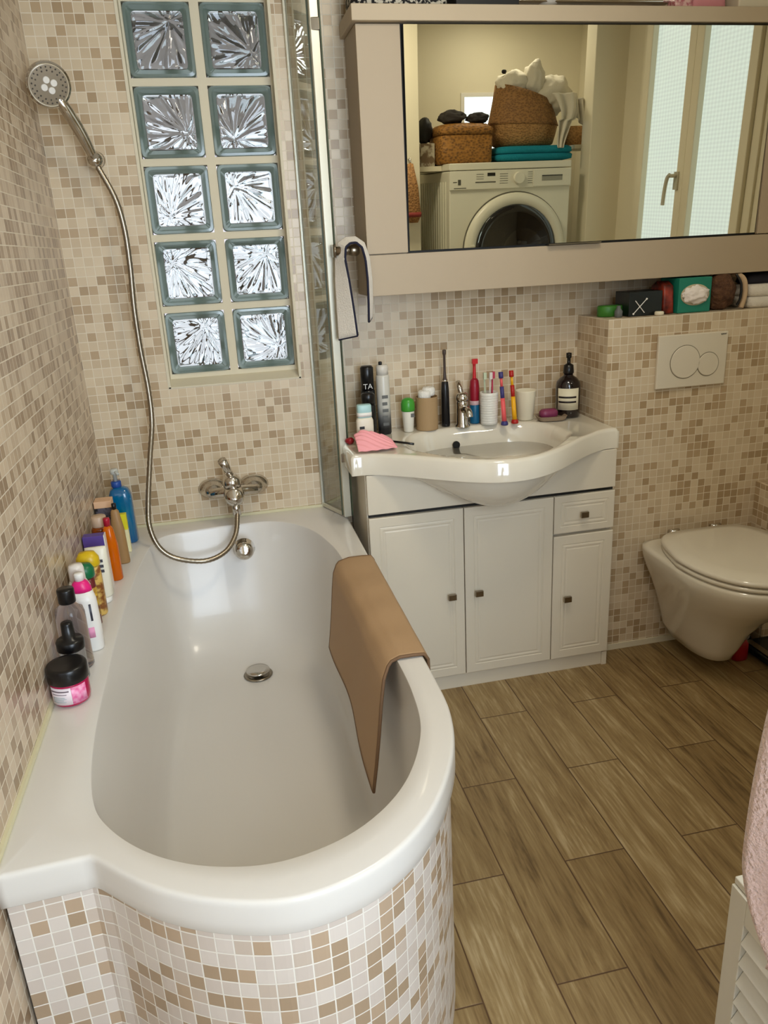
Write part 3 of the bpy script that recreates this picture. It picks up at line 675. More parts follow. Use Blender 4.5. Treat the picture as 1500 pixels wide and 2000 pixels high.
# ================================================================== VANITY CABINET
VX0, VX1, VF = .785, 1.60, -.307
va = thing('vanity_cabinet', (1.19, -.15, 0), 'ivory vanity cabinet with three doors and a small drawer under the washbasin', 'cabinet')
mk('carcass', join(bx(VX0, VX0+.018, VF+.018, -.002, .05, .775), bx(VX1-.018, VX1, VF+.018, -.215, .05, .775), bx(VX0, VX1, -.02, -.002, .05, .70),
   bx(VX0, VX1-.02, VF+.02, -.22, .05, .068), bx(VX0, VX1-.02, VF+.02, -.22, .50, .512), bx(1.38, 1.396, VF+.02, -.22, .05, .64), bx(VX0+.018, VX1-.018, -.23, -.22, .05, .775)), M['lacquer'], va)
mk('plinth', join(bx(VX0+.004, VX1-.018, VF+.012, VF+.03, 0, .05), bx(VX1-.018, VX1, VF+.006, -.215, 0, .05), bx(VX0, VX0+.018, VF+.006, -.01, 0, .05)), M['lacquer'], va)
mk('apron_panel', bx(VX0+.002, VX1-.002, VF, VF+.018, .652, .776), M['lacquer'], va, bevel=.0015)
mk('gap_strip', bx(VX0+.004, VX1-.004, VF+.012, VF+.03, .640, .655), M['edge'], va, label='dark recessed finger gap')
def panel(x0, x1, za, zb, y, th=.018, ins=.030):
    """door leaf with a stepped rectangular moulding"""
    st = [(0, 0), (.002, -.0015), (ins, -.0015), (ins+.002, .0002), (ins+.005, -.0010), (ins+.010, -.0016), (ins+.014, -.0002), (ins+.017, -.0002), (ins+.020, -.0012)]
    rs_ = [[(x0, y+th, za), (x1, y+th, za), (x1, y+th, zb), (x0, y+th, zb)]]
    for d_, dy in st: rs_.append([(x0+d_, y+dy, za+d_), (x1-d_, y+dy, za+d_), (x1-d_, y+dy, zb-d_), (x0+d_, y+dy, zb-d_)])
    return rings(rs_)
def knob(x, z, y, parent):
    k = mk('knob', join(bx(x-.004, x+.004, y-.014, y-.001, z-.004, z+.004), bx(x-.013, x+.013, y-.022, y-.013, z-.010, z+.010)), M['dchrome'], parent, bevel=.0012)
for (a, b_, za, zb, kx, kz) in ((VX0+.002, 1.0855, .056, .640, 1.040, .350), (1.0885, 1.3865, .056, .640, 1.130, .350), (1.3895, VX1-.002, .056, .503, 1.437, .283)):
    d = mk('door', panel(a, b_, za, zb, VF), M['lacquer'], va); knob(kx, kz, VF, d)
d = mk('drawer', panel(1.3895, VX1-.002, .513, .640, VF, ins=.022), M['lacquer'], va); knob(1.487, .575, VF, d)

# ================================================================== WASHBASIN
BX0, BX1, BZ = .746, 1.606, .842
def front(x):
    u = (x-1.176)/.43
    return -.300-.225*(math.cos(min(1, abs(u)/.95)*pi)*.5+.5)**.85
BCX, BCY, BA, BB = 1.190, -.262, .250, .178
def topz(x, y):
    u = (x-BCX)/BA; v = (y-BCY)/BB if y > BCY else (BCY-y)/max(.03, BCY-front(x)-.030)
    # bowl: flat back wall, sides slope in; superelliptic
    d = (abs(u)**3.2+abs(v)**3.0)**(1/3.1)
    z = BZ
    fy = front(x); e = min(y-fy, x-BX0, BX1-x)
    if e < .012: z -= (1-math.sqrt(max(0, 1-((.012-e)/.012)**2)))*.010
    if d < 1.06:
        s = max(0, min(1, (1.06-d)/.34)); s = s*s*(3-2*s)
        z -= .135*s
    # shallow soap/drain shelf right of the bowl
    q = ((x-1.46)/.085)**2+((y+.235)/.12)**2
    if q < 1 and d >= 1.0: z -= .006*(1-q)
    return z
NU, NV = 110, 64
def topf(u, v):
    x = BX0+(BX1-BX0)*u; y = front(x)+(-.003-front(x))*v; return (x, y, topz(x, y))
tv, tf = grid(NU, NV, topf)
# rim edge skirt + underside
n = len(tv); V = list(tv); Fc = list(tf)
edge = [i for i in range(NU+1)]+[(j+1)*(NU+1)+NU for j in range(NV)]+[NV*(NU+1)+NU-1-i for i in range(NU)]+[(NV-1-j)*(NU+1) for j in range(NV-1)]
b0 = len(V); V += [(tv[i][0], tv[i][1], .778) for i in edge]; m_ = len(edge)
for i in range(m_): j = (i+1) % m_; Fc.append((edge[j], edge[i], b0+i, b0+j))
wb = thing('washbasin', (1.176, -.25, .776), 'white ceramic washbasin with a bowed front set on the vanity cabinet', 'washbasin')
# trim the part that would enter the cistern boxing: the slab ends in front of it on the right
V = [(min(x, 1.598) if y > -.215 else x, y, z) for x, y, z in V]
mk('basin_top', (V, Fc), M['ceramic'], wb, smooth=True)
# underside plate joining rim to belly
def belly():
    rs_ = []
    for k in range(21):
        t = k/20
        kk = min(.9995, (t**1.3))
        s = math.acos(2*kk-1)/pi
        z = .783-.122*kk
        sy = (1-kk)**.22
        ring = []
        for i in range(64):
            a = 2*pi*i/64; cx_, sy_ = math.cos(a), math.sin(a)
            x = BCX-.02+(.40 if cx_ > 0 else .36)*s*math.copysign(abs(cx_)**(.75), cx_)
            yf = front(x)+.012 if sy_ < 0 else -.02
            y = -.27+(abs(sy_)**.7)*((yf+.27)*sy if sy_ < 0 else .20*s)
            ring.append((x, y, z))
        rs_.append(ring)
    return rings(rs_, True, False)
mk('basin_belly', belly(), M['ceramic'], wb, smooth=True)
mk('overflow_hole', lathe((1.128, -.116, .792), [(.0, 0), (.012, 0), (.0125, .003), (.0125, .006), (0, .006)], 24, ax='y'), M['edge'], wb, label='round dark overflow hole')
mk('drain', lathe((1.185, -.27, .7085), [(.022, 0), (.023, .003), (.018, .004), (.0, .002)], 28), M['chrome'], wb, smooth=True)
tp = thing('basin_tap', (1.163, -.065, BZ), 'chrome basin mixer tap with an upright lever, centred behind the bowl', 'tap')
mk('tap_body', lathe((1.163, -.075, BZ), [(.024, 0), (.025, .003), (.019, .012), (.018, .07), (.019, .08), (.017, .088), (0, .09)], 28), M['chrome'], tp, smooth=True)
mk('spout', tube(catmull([(1.163, -.080, BZ+.055), (1.163, -.115, BZ+.066), (1.164, -.138, BZ+.060), (1.164, -.145, BZ+.045)]), .011, 16), M['chrome'], tp, smooth=True)
mk('lever', join(lathe((1.163, -.075, BZ), [(.020, .088), (.021, .096), (.018, .108), (.010, .114), (0, .115)], 24), tube([(1.163, -.07, BZ+.105), (1.160, -.055, BZ+.128), (1.158, -.045, BZ+.146)], .008, 12)), M['chrome'], tp, smooth=True)

# ================================================================== THINGS ON THE WASHBASIN
GV = 'toiletries standing along the back of the washbasin'
zt = BZ+.001
def can(name, c, r, h, m, label, caph=.04, capm=None, capr=None, group=GV):
    t = thing(name, c, label, 'spray can' if 'can' in name or 'spray' in name else 'bottle', group)
    mk('can_body', lathe(c, [(r-.003, 0), (r, .003), (r, h-caph-.004), (r-.003, h-caph)], 36), m, t, smooth=True)
    cr = capr or r-.002
    mk('cap', lathe(c, [(cr, h-caph-.001), (cr+.0005, h-.006), (cr-.004, h), (0, h)], 36), capm or M['black'], t, smooth=True)
    return t
bk = mat('black_can_paint', (20, 20, 22), .25)
t = can('black_spray_can', (.853, -.060, zt), .0225, .222, bk, 'tall black deodorant spray can with white letters, back left of the washbasin', .075)
def text(s, size, loc, rx, m, parent, name='lettering', ext=.0004, rz=0):
    cu = bpy.data.curves.new(name, 'FONT'); cu.body = s; cu.size = size; cu.extrude = ext; cu.align_x = 'CENTER'
    tmp = bpy.data.objects.new('tmp', cu); COL.objects.link(tmp)
    dg = bpy.context.evaluated_depsgraph_get(); dg.update(); me = bpy.data.meshes.new_from_object(tmp.evaluated_get(dg))
    mm = Matrix.Translation(loc) @ Matrix.Rotation(rz, 4, 'Z') @ Matrix.Rotation(rx, 4, 'X')
    V_ = [tuple(mm @ v.co) for v in me.vertices]; F_ = [tuple(p.vertices) for p in me.polygons]
    bpy.data.objects.remove(tmp); bpy.data.curves.remove(cu); bpy.data.meshes.remove(me)
    return mk(name, (V_, F_), m, parent, auto=False)
wprint = mat('white_print', (206, 206, 200), .5); gprint = mat('grey_print', (96, 96, 92), .5); dprint = mat('dark_print', (38, 38, 40), .5)
text('TA', .024, (.850, -.0838, zt+.152), pi/2, wprint, t)
t = thing('hairspray_can', (.902, -.065, zt), 'tall silver white hairspray can fading to black at its base', 'spray can', GV)
def grad_mat():
    m = mat('silver_to_black', (205, 200, 188), .3); nt = m.node_tree; b = nt.nodes['Principled BSDF']
    tc = nt.nodes.new('ShaderNodeTexCoord'); sp = nt.nodes.new('ShaderNodeSeparateXYZ'); nt.links.new(tc.outputs['Object'], sp.inputs[0])
    r = nt.nodes.new('ShaderNodeValToRGB'); e = r.color_ramp.elements; e[0].position = .02; e[0].color = (*lin((24, 26, 30)), 1); e[1].position = .09; e[1].color = (*lin((206, 202, 190)), 1)
    q = e.new(.05); q.color = (*lin((104, 104, 102)), 1)
    nt.links.new(sp.outputs[2], r.inputs[0]); nt.links.new(r.outputs[0], b.inputs['Base Color']); return m
mk('can_body', lathe((.902, -.065, zt), [(.019, 0), (.0215, .003), (.0215, .185), (.018, .193)], 36), grad_mat(), t, smooth=True)
mk('cap', lathe((.902, -.065, zt), [(.019, .190), (.0195, .214), (.016, .222), (0, .223)], 32), mat('silver_cap', (214, 208, 196), .3), t, smooth=True)
mk('nozzle', lathe((.896, -.068, zt), [(.006, .2225), (.006, .231), (.004, .233), (0, .233)], 16), M['black'], t, smooth=True)
for k in range(5): mk('print_line', bx(.893, .912-.003*(k % 2), -.0876, -.0868, zt+.118-.022*k, zt+.128-.022*k), gprint, t)
t = can('small_black_bottle', (.838, -.135, zt), .023, .150, bk, 'short black bottle between the tall black can and the blue-capped one', .035)
c = (.812, -.198, zt)
t = thing('blue_cap_bottle', c, 'white-labelled flat bottle with a pale blue and white cap, front left of the washbasin', 'bottle', GV)
mk('bottle_body', loft(c, [(.024, .014, 0), (.026, .016, .003), (.026, .016, .078), (.022, .014, .088)], 3.5), mat('cream_bottle', (226, 216, 196), .35), t, smooth=True)
mk('cap', loft(c, [(.020, .014, .088), (.022, .0155, .090), (.022, .0155, .124), (.020, .014, .127), (0, 0, .1275)], 3.5), mat('pale_blue_cap', (170, 206, 204), .35), t, smooth=True)
mk('cap_band', loft(c, [(.0225, .016, .092), (.0225, .016, .104)], 3.5), M['white'], t, smooth=True)
for k, (a, b_) in enumerate(((.055, .063), (.042, .047), (.030, .036), (.018, .022))):
    mk('print_line', bx(c[0]-.019, c[0]-.004-.004*(k % 2), c[1]-.0170, c[1]-.0162, zt+a, zt+b_), dprint, t)
# pink pleated mask / cloth
def maskf(u, v):
    x = .770+.120*u; y = -.300+.07*v-.005*math.sin(u*pi)
    hgt = .055*math.sin(min(1, max(0, v))*pi*.5)*(1-u)**.6*(.35+.65*math.sin(min(1, u*2.2+.25)*pi/2))
    pl = .004*math.sin((u*.9+v*1.1)*26)
    return (x, y+.01*u, zt+.004+max(0, hgt)+pl*(.3+v)*.8+.004)
mk('pink_face_mask', grid(50, 30, maskf), mat('pink_cloth', (244, 166, 170), .8), smooth=True, solid=.002, label='crumpled pink pleated face mask lying at the front left corner of the washbasin', cat='face mask')
mk('kohl_pencil', tube([(.892, -.205, zt+.006), (.925, -.235, zt+.005), (.948, -.258, zt+.004)], .0035, 10), M['black'], smooth=True, label='thin black pencil lying beside the pink mask', cat='pencil')
mk('red_clip', blob((.768, -.165, zt+.011), .014, .014, .011, 4, .3, 2), mat('red_plastic', (146, 22, 34), .35), smooth=True, label='small dark red clip at the left edge of the washbasin', cat='hair clip')
c = (.980, -.070, zt)
t = thing('green_cap_deodorant', c, 'white roll-on deodorant with a domed bright green cap', 'deodorant', GV)
mk('bottle_body', lathe(c, [(.014, 0), (.016, .002), (.0205, .066), (.0205, .070)], 32), mat('cream_plastic', (232, 226, 210), .35), t, smooth=True)
mk('cap', lathe(c, [(.0215, .068), (.0225, .072), (.0225, .092), (.019, .104), (.010, .110), (0, .111)], 32), mat('grass_green', (62, 148, 48), .3), t, smooth=True)
mk('print_line', bx(.984, .996, -.0905, -.0896, zt+.050, zt+.062), gprint, t)
c = (1.046, -.060, zt)
t = thing('kraft_tube', c, 'brown cardboard tube stuffed with white cotton pads', 'container', GV)
mk('tube_body', lathe(c, [(.035, 0), (.036, .002), (.036, .108), (.034, .108), (.034, .100), (0, .1)], 40), mat('kraft_card', (168, 138, 98), .75), t, smooth=False)
for k, (dx, dy, rz_) in enumerate(((-.008, -.004, .3), (.009, .006, 1.2))):
    mk('cotton_roll', lathe((c[0]+dx, c[1]+dy, zt+.101+.008*k), [(.018, 0), (.021, .004), (.021, .022), (.017, .028), (.004, .026), (0, .02)], 24), mat('cotton%d' % k, (232, 228, 218), .95, bump=(200, .8, .003)), smooth=True, label=('white cotton roll lying lower in the brown tube', 'white cotton roll sticking up highest from the brown tube')[k], cat='cotton')
c = (1.114, -.045, zt)
t = thing('electric_toothbrush', c, 'black electric toothbrush standing upright behind the basin tap', 'toothbrush', GV)
mk('handle', lathe(c, [(.0135, 0), (.0145, .003), (.0130, .12), (.011, .146), (.008, .150)], 28), bk, t, smooth=True)
mk('brush_head', join(lathe(c, [(.0085, .150), (.0085, .154), (.006, .158), (.0042, .185), (.0042, .232), (.006, .238), (.006, .250), (0, .252)], 20)), mat('dark_brush_neck', (70, 56, 48), .4), t, smooth=True)
mk('silver_ring', lathe(c, [(.0092, .148), (.0096, .149), (.0096, .153), (.0092, .154)], 24), M['chrome'], t, smooth=True)
c = (1.217, -.040, zt)
t = thing('child_electric_toothbrush', c, 'red and blue children\'s electric toothbrush beside the tap', 'toothbrush', GV)
mk('base', lathe(c, [(.017, 0), (.0175, .003), (.0165, .06), (.015, .066)], 28), mat('sea_blue', (18, 92, 128), .35), t, smooth=True)
mk('handle', lathe(c, [(.0150, .066), (.0155, .070), (.0165, .12), (.014, .142), (.008, .150)], 28), mat('crimson', (146, 18, 40), .35), t, smooth=True)
mk('grip_band', lathe(c, [(.0160, .062), (.0168, .064), (.0168, .074), (.016, .076)], 28), mat('rose_band', (206, 170, 170), .4), t, smooth=True)
mk('brush_head', join(lathe(c, [(.006, .150), (.005, .19), (.006, .200), (.0, .214)], 16), bx(c[0]-.010, c[0]+.008, c[1]-.014, c[1]-.003, zt+.198, zt+.214)), mat('brush_red', (196, 32, 36), .4), t)
c = (1.255, -.075, zt)
t = thing('ribbed_cup', c, 'white ribbed tumbler holding small interdental brushes', 'cup', GV)
pr_ = [(.026, 0), (.028, .002)]
for k in range(12):
    z_ = .006+k*.0082; r_ = .028+.0022*k/11; pr_ += [(r_, z_), (r_+.0008, z_+.002), (r_, z_+.004)]
pr_ += [(.0305, .106), (.029, .107), (.028, .098), (.0265, .01), (0, .008)]
mk('cup_body', lathe(c, pr_, 40), mat('cup_white', (226, 222, 210), .35), t, smooth=True)
GBsh = 'brushes in the ribbed tumbler'
for k, (dx, dy, lx, ly, colr, lb_, cat_) in enumerate(((-.010, 0, -.016, .0, (190, 200, 170), 'thin pale green brush leaning left in the white ribbed tumbler', 'toothbrush'),
        (.0, -.006, .002, -.006, (216, 206, 196), 'cream toothbrush upright in the white ribbed tumbler', 'toothbrush'), (.010, .004, .014, .004, (190, 62, 86), 'reddish toothbrush leaning right in the white ribbed tumbler', 'toothbrush'))):
    mk('toothbrush', join(tube([(c[0]+dx, c[1]+dy, zt+.012), (c[0]+lx, c[1]+ly, zt+.165)], .003, 8), bx(c[0]+lx-.005, c[0]+lx+.005, c[1]+ly-.010, c[1]+ly-.002, zt+.15, zt+.172)), mat('brush_stick%d' % k, colr, .4), label=lb_, cat=cat_, group=GBsh)
def kidbrush(c, mh, mt_, label, lean):
    t = thing('child_toothbrush', c, label, 'toothbrush', 'children\'s toothbrushes leaning in front of the cups')
    top = Vector((c[0]+lean, c[1]+.02, c[2]+.172)); bot = Vector(c)+Vector((0, 0, .004))
    L = lambda q: tuple(bot.lerp(top, q))
    mk('foot', lathe(c, [(.011, 0), (.0125, .003), (.010, .012), (.0075, .014)], 20), mt_, t, smooth=True)
    mk('handle', tube([L(.04), L(.25), L(.5)], lambda q: .0082-.001*q, 14), mh, t, smooth=True)
    mk('grip', tube([L(.47), L(.6), L(.72)], .0068, 14), mt_, t, smooth=True)
    mk('neck', tube([L(.71), L(.92)], .0045, 12), mh, t, smooth=True)
    mk('brush_head', tube([L(.88), L(.92), L(1.0)], lambda q: .0078, 14), mt_, t, smooth=True)
kidbrush((1.294, -.115, zt), mat('coral', (232, 92, 92), .4), mat('indigo', (58, 54, 112), .4), 'coral and dark blue children\'s toothbrush standing left of the yellow one', -.006)
kidbrush((1.334, -.105, zt), mat('sunny_yellow', (240, 176, 22), .4), mat('brick_red', (176, 30, 22), .4), 'yellow and red children\'s toothbrush', -.006)
c = (1.390, -.060, zt)
t = thing('cream_cup', c, 'plain cream plastic tumbler between the toothbrushes and the soap', 'cup', GV)
mk('cup_body', lathe(c, [(.024, 0), (.026, .002), (.034, .096), (.0345, .099), (.033, .099), (.0245, .006), (0, .005)], 40), mat('cream_cup_plastic', (232, 222, 196), .4), t, smooth=True)
t = thing('soap_dish', (1.462, -.105, zt), 'grey-brown rectangular soap dish', 'soap dish')
mk('dish_body', rotz(rings([se(1.462, -.105, zt, .038, .026, 5), se(1.462, -.105, zt+.003, .043, .031, 5), se(1.462, -.105, zt+.016, .050, .036, 5), se(1.462, -.105, zt+.016, .046, .032, 5), se(1.462, -.105, zt+.009, .040, .028, 5)]), -.12, (1.462, -.105)), mat('taupe_resin', (146, 126, 104), .45), t, smooth=False)
mk('soap_bar', loft((1.455, -.100, zt+.0095), [(.026, .016, 0), (.031, .020, .004), (.031, .020, .018), (.024, .014, .026), (0, 0, .027)], 2.8), mat('plum_soap', (128, 50, 84), .4), smooth=True, label='plum purple bar of soap on the soap dish', cat='soap')
c = (1.535, -.075, zt)
t = thing('soap_dispenser', c, 'dark amber soap bottle with black pump and striped cream label, right end of the washbasin', 'soap dispenser', GV)
mk('bottle_body', lathe(c, [(.038, 0), (.041, .004), (.041, .105), (.038, .118), (.028, .130), (.016, .138), (.014, .148)], 44), mat('dark_amber', (22, 12, 14), .08, coat=.6), t, smooth=True)
lb = band('label', c, .041, .041, zt+.028, zt+.100, mat('label_cream', (222, 214, 186), .5), t, D(195), D(300))
for a, b_ in ((.068, .074), (.052, .058)): band('print_stripe', c, .041, .041, zt+a, zt+b_, mat('label_stripe', (34, 26, 24), .5), lb, D(200), D(285), out=.0016)
mk('pump', join(lathe(c, [(.017, .145), (.018, .148), (.016, .172), (.010, .176), (.006, .178), (.006, .195), (.009, .197), (.009, .212), (0, .214)], 24), tube([(c[0], c[1], zt+.206), (c[0]-.012, c[1]-.03, zt+.204)], .0045, 10)), M['black'], t, smooth=True)

# ================================================================== TOWEL ON PEG
pg = thing('towel_peg', (.79, -.20, 1.41), 'short grey metal towel hook fixed to the edge of the shower screen', 'towel hook')
mk('peg_bar', join(tube([(.757, -.200, 1.412), (.815, -.200, 1.412)], .0125, 24), lathe((.812, -.200, 1.412), [(.0, -.018), (.013, -.017), (.0165, -.008), (.0165, .004), (.012, .012), (0, .014)], 24, ax='x'), bx(.752, .757, -.21, -.150, 1.395, 1.43)), M['dchrome'], pg, smooth=True)
tw = thing('hand_towel', (.80, -.20, 1.17), 'small white hand towel with navy piping hung over the hook beside the mirror cabinet', 'towel')
def twf(u, v):
    # v: from the left hem up over the hook and down to the right hem; u: far (0) to near (1) side
    near = [(.800, 1.178), (.794, 1.25), (.786, 1.33), (.778, 1.39), (.782, 1.421), (.795, 1.431), (.812, 1.432), (.828, 1.418), (.836, 1.385), (.839, 1.33), (.838, 1.27), (.836, 1.215)]
    farp = [(.752, 1.166), (.752, 1.25), (.753, 1.33), (.758, 1.40), (.768, 1.432), (.790, 1.446), (.818, 1.447), (.842, 1.430), (.855, 1.39), (.859, 1.33), (.858, 1.27), (.853, 1.222)]
    t = v*(len(near)-1); i = min(int(t), len(near)-2); f = t-i
    n = [near[i][k]*(1-f)+near[i+1][k]*f for k in (0, 1)]; g = [farp[i][k]*(1-f)+farp[i+1][k]*f for k in (0, 1)]
    return (g[0]+(n[0]-g[0])*u, -.186-.044*u, g[1]+(n[1]-g[1])*u)
mk('towel_cloth', grid(14, 66, twf), M['towelw'], tw, smooth=True, solid=.006)
mk('piping', join(tube([twf(1, j/60) for j in range(61)], .0034, 8), tube([twf(i/14, 0) for i in range(15)], .0034, 8), tube([twf(i/14, 1) for i in range(15)], .0034, 8)), M['navy'], tw, smooth=True, label='navy blue piping')

# ================================================================== MIRROR CABINET
CX0, CX1, CF, CZ0, CZ1 = .853, RX-.001, -.160, 1.281, 1.978
mc = thing('mirror_cabinet', (1.6, -.08, CZ0), 'wide taupe wall cabinet with a large mirror door above the washbasin', 'cabinet')
mk('carcass', bx(CX0, CX1, CF, -.002, CZ0, CZ1), M['taupe'], mc, bevel=.002)
mk('side_panel', bx(CX0, .974, CF-.016, CF-.0005, 1.398, CZ1-.002), M['taupe'], mc, bevel=.0012)
mk('side_panel', bx(2.122, CX1-.003, CF-.016, CF-.0005, 1.398, CZ1-.002), M['taupe'], mc, bevel=.0012)
mk('valance', bx(CX0, CX1-.003, CF-.016, CF-.0005, CZ0, 1.395), M['taupe'], mc, bevel=.0012)
mk('top_board', bx(CX0-.012, CX1, CF-.034, -.002, CZ1+.001, 2.018), mat('taupe_top', (188, 170, 142), .5), mc, bevel=.002)
mk('shadow_gap', bx(.974, 2.122, CF-.004, CF-.0006, 1.396, CZ1), M['edge'], mc, label='dark gap around the mirror door')
md_ = bpy.data.objects  # mirror door leaf, its top tipped slightly outward
mz0, mz1 = 1.402, 1.972; tl = math.tan(math.radians(1.8))
yb = CF-.006; yt = yb-(mz1-mz0)*tl
def wedge(x0, x1, d, th):
    return ([(x0, yb-d, mz0), (x1, yb-d, mz0), (x1, yt-d, mz1), (x0, yt-d, mz1), (x0, yb-d+th, mz0), (x1, yb-d+th, mz0), (x1, yt-d+th, mz1), (x0, yt-d+th, mz1)],
            [(0, 1, 2, 3), (7, 6, 5, 4), (0, 4, 5, 1), (1, 5, 6, 2), (2, 6, 7, 3), (3, 7, 4, 0)])
dm = mk('mirror_door', wedge(.980, 2.116, 0, .005), M['edge'], mc)
mk('mirror_glass', wedge(.9805, 2.1155, .0045, .004), M['mirror'], dm, label='large mirror pane')
mk('handle', bx(1.405, 1.575, CF-.032, CF-.010, 1.3965, 1.4005), M['dchrome'], dm)
mk('back_board', bx(1.30, CX1, -.014, -.002, 2.018, 2.20), mat('pale_board', (206, 192, 172), .6), mc)

# things on top of the mirror cabinet
GT = 'things stored on top of the mirror cabinet'
t0 = 2.0185
fl = mat('black_floral_fabric', (20, 18, 18), .8, noise=((196, 188, 168), 95, .035))
bagv = rings([se(.985, -.095, t0, .125, .070, 5), se(.985, -.095, t0+.004, .135, .076, 5), se(.985, -.095, t0+.09, .13, .07, 4), se(.985, -.09, t0+.15, .115, .04, 3), se(.985, -.09, t0+.16, .10, .012, 3)])
t = thing('floral_bag', (.985, -.095, t0), 'black washbag with small pale flowers on the left end of the mirror cabinet', 'bag', GT)
mk('bag_body', bagv, fl, t, smooth=True)
mk('zip', tube([(.89, -.09, t0+.162), (.985, -.09, t0+.164), (1.08, -.09, t0+.162)], .004, 8), M['edge'], t, smooth=True)
mk('black_box', bx(1.135, 1.316, -.165, -.03, t0, t0+.10), mat('black_card_box', (14, 13, 14), .5), label='plain black box next to the floral washbag on the mirror cabinet', cat='box', group=GT, bevel=.003)
lb_ = thing('wall_lamp', (1.56, -.03, 2.045), 'chrome bar lamp with a round globe above the mirror cabinet', 'lamp')
mk('lamp_bar', join(bx(1.32, 1.80, -.120, -.060, 2.045, 2.058), bx(1.50, 1.62, -.062, -.0145, 2.05, 2.09)), M['chrome'], lb_, bevel=.003)
glm = mat('opal_globe', (226, 220, 208), .25)
mk('globe', lathe((1.430, -.095, 2.078), [(0, -.042)]+[(.042*math.sin(k*pi/14), -.042*math.cos(k*pi/14)) for k in range(1, 14)]+[(0, .042)], 32), glm, lb_, smooth=True)
mk('globe', lathe((1.700, -.090, 2.102), [(0, -.042)]+[(.042*math.sin(k*pi/14), -.042*math.cos(k*pi/14)) for k in range(1, 14)]+[(0, .042)], 32), glm, lb_, smooth=True)
c = (1.822, -.13, t0)
t = thing('rose_perfume_bottle', c, 'small rose-speckled glass bottle right of the lamp bar', 'bottle', GT)
mk('bottle_body', bx(1.795, 1.850, -.155, -.11, t0, t0+.05), mat('rose_glass', (176, 96, 104), .2, noise=((220, 180, 170), 90, .1)), t, bevel=.004)
mk('cap', lathe((c[0], c[1], t0), [(.012, .05), (.012, .075), (0, .076)], 20), M['chrome'], t, smooth=True)
c = (1.90, -.125, t0)
t = thing('pink_pouch', c, 'dusty pink rectangular pouch on top of the mirror cabinet', 'pouch', GT)
mk('pouch_body', rings([se(1.905, -.12, t0, .052, .035, 6), se(1.905, -.12, t0+.004, .056, .039, 6), se(1.905, -.12, t0+.055, .054, .034, 5), se(1.905, -.12, t0+.075, .048, .010, 3)]), mat('dusty_pink', (206, 134, 138), .6), t, smooth=True)
mk('zip', tube([(1.865, -.12, t0+.077), (1.945, -.12, t0+.077)], .003, 8), M['dchrome'], t)
t = thing('white_basket', (2.15, -.11, t0), 'cream storage box at the right end on top of the mirror cabinet', 'box', GT)
mk('box_body', bx(1.985, 2.30, -.175, -.04, t0, t0+.09), mat('cream_box', (216, 206, 182), .6), t, bevel=.006)
mk('lid', bx(1.981, 2.304, -.179, -.036, t0+.0902, t0+.105), mat('cream_lid', (222, 214, 192), .6), t, bevel=.004)

# ================================================================== FLUSH PLATE, TOILET
fp = thing('flush_plate', (1.895, -.213, 1.02), 'white rectangular flush plate with two round buttons on the tiled boxing above the toilet', 'flush plate')
FX0, FX1, FZ0, FZ1 = 1.770, 2.018, .936, 1.106
mk('plate', bx(FX0, FX1, -.225, -.2135, FZ0, FZ1), M['lacquer'], fp, bevel=.003)
for cx_, cz_, r_ in ((1.868, 1.018, .052), (1.9515, 1.005, .037)):
    mk('button', lathe((cx_, -.2252, cz_), [(r_, .0), (r_, -.0016), (r_-.0016, -.0028), (0, -.0028)], 48, ax='y'), M['lacquer'], fp)
    mk('button_groove', lathe((cx_, -.2251, cz_), [(r_+.0022, .0), (r_+.0022, -.0006), (r_-.0005, -.0006)], 48, ax='y', cap0=False, cap1=False), mat('groove_shadow_grey', (128, 120, 100), .6), fp)
text('GEBERIT', .0055, (2.000, -.2257, 1.096), pi/2, gprint, fp)
TX = 1.948
tl_ = thing('toilet', (TX, -.45, .05), 'white wall-hung toilet with closed lid under the flush plate', 'toilet')
def dsec(xc, hw, y0, y1, z, n=2.4, seg=96, bq=7, sb=0):
    """D section: flat at the wall (y0), rounded at the front (y1)"""
    out = []; yc = y0-(y0-y1)*.42
    for i in range(seg):
        a = 2*pi*i/seg; c_, s_ = math.cos(a), math.sin(a)
        x = hw*math.copysign(abs(c_)**(2/n), c_)
        if s_ < 0: y = yc+(y1-yc)*abs(s_)**(2/n)
        else: y = yc+(y0-yc)*min(1, s_**(2/bq)); x = hw*math.copysign(abs(c_)**(2/bq), c_)*(1-sb*(y-yc)/(y0-yc))
        out.append((xc+x, y, z))
    return out
bowl = [dsec(TX-.02, .045, -.30, -.47, .050), dsec(TX-.02, .070, -.25, -.49, .060), dsec(TX-.02, .088, -.225, -.51, .10), dsec(TX-.015, .108, -.2145, -.54, .17), dsec(TX-.01, .138, -.2145, -.59, .235),
        dsec(TX-.005, .168, -.2145, -.655, .290), dsec(TX, .196, -.2145, -.705, .335), dsec(TX, .212, -.2145, -.735, .375), dsec(TX, .216, -.2145, -.742, .400), dsec(TX, .214, -.2145, -.740, .410), dsec(TX, .200, -.23, -.725, .414)]
mk('bowl', rings(bowl), M['ceramic'], tl_, smooth=True)
def lidsec(hw, y0, y1, z): return dsec(TX, hw, y0, y1, z, 2.25, bq=5, sb=.20)
mk('seat', rings([lidsec(.210, -.272, -.736, .4155), lidsec(.214, -.266, -.742, .418), lidsec(.214, -.266, -.742, .427), lidsec(.210, -.272, -.736, .430)]), M['ceramic'], tl_, smooth=True)
mk('lid', rings([lidsec(.209, -.264, -.738, .4325), lidsec(.215, -.258, -.744, .436), lidsec(.215, -.258, -.744, .445), lidsec(.208, -.264, -.736, .4505), lidsec(.16, -.30, -.66, .4535)]), M['ceramic'], tl_, smooth=True)
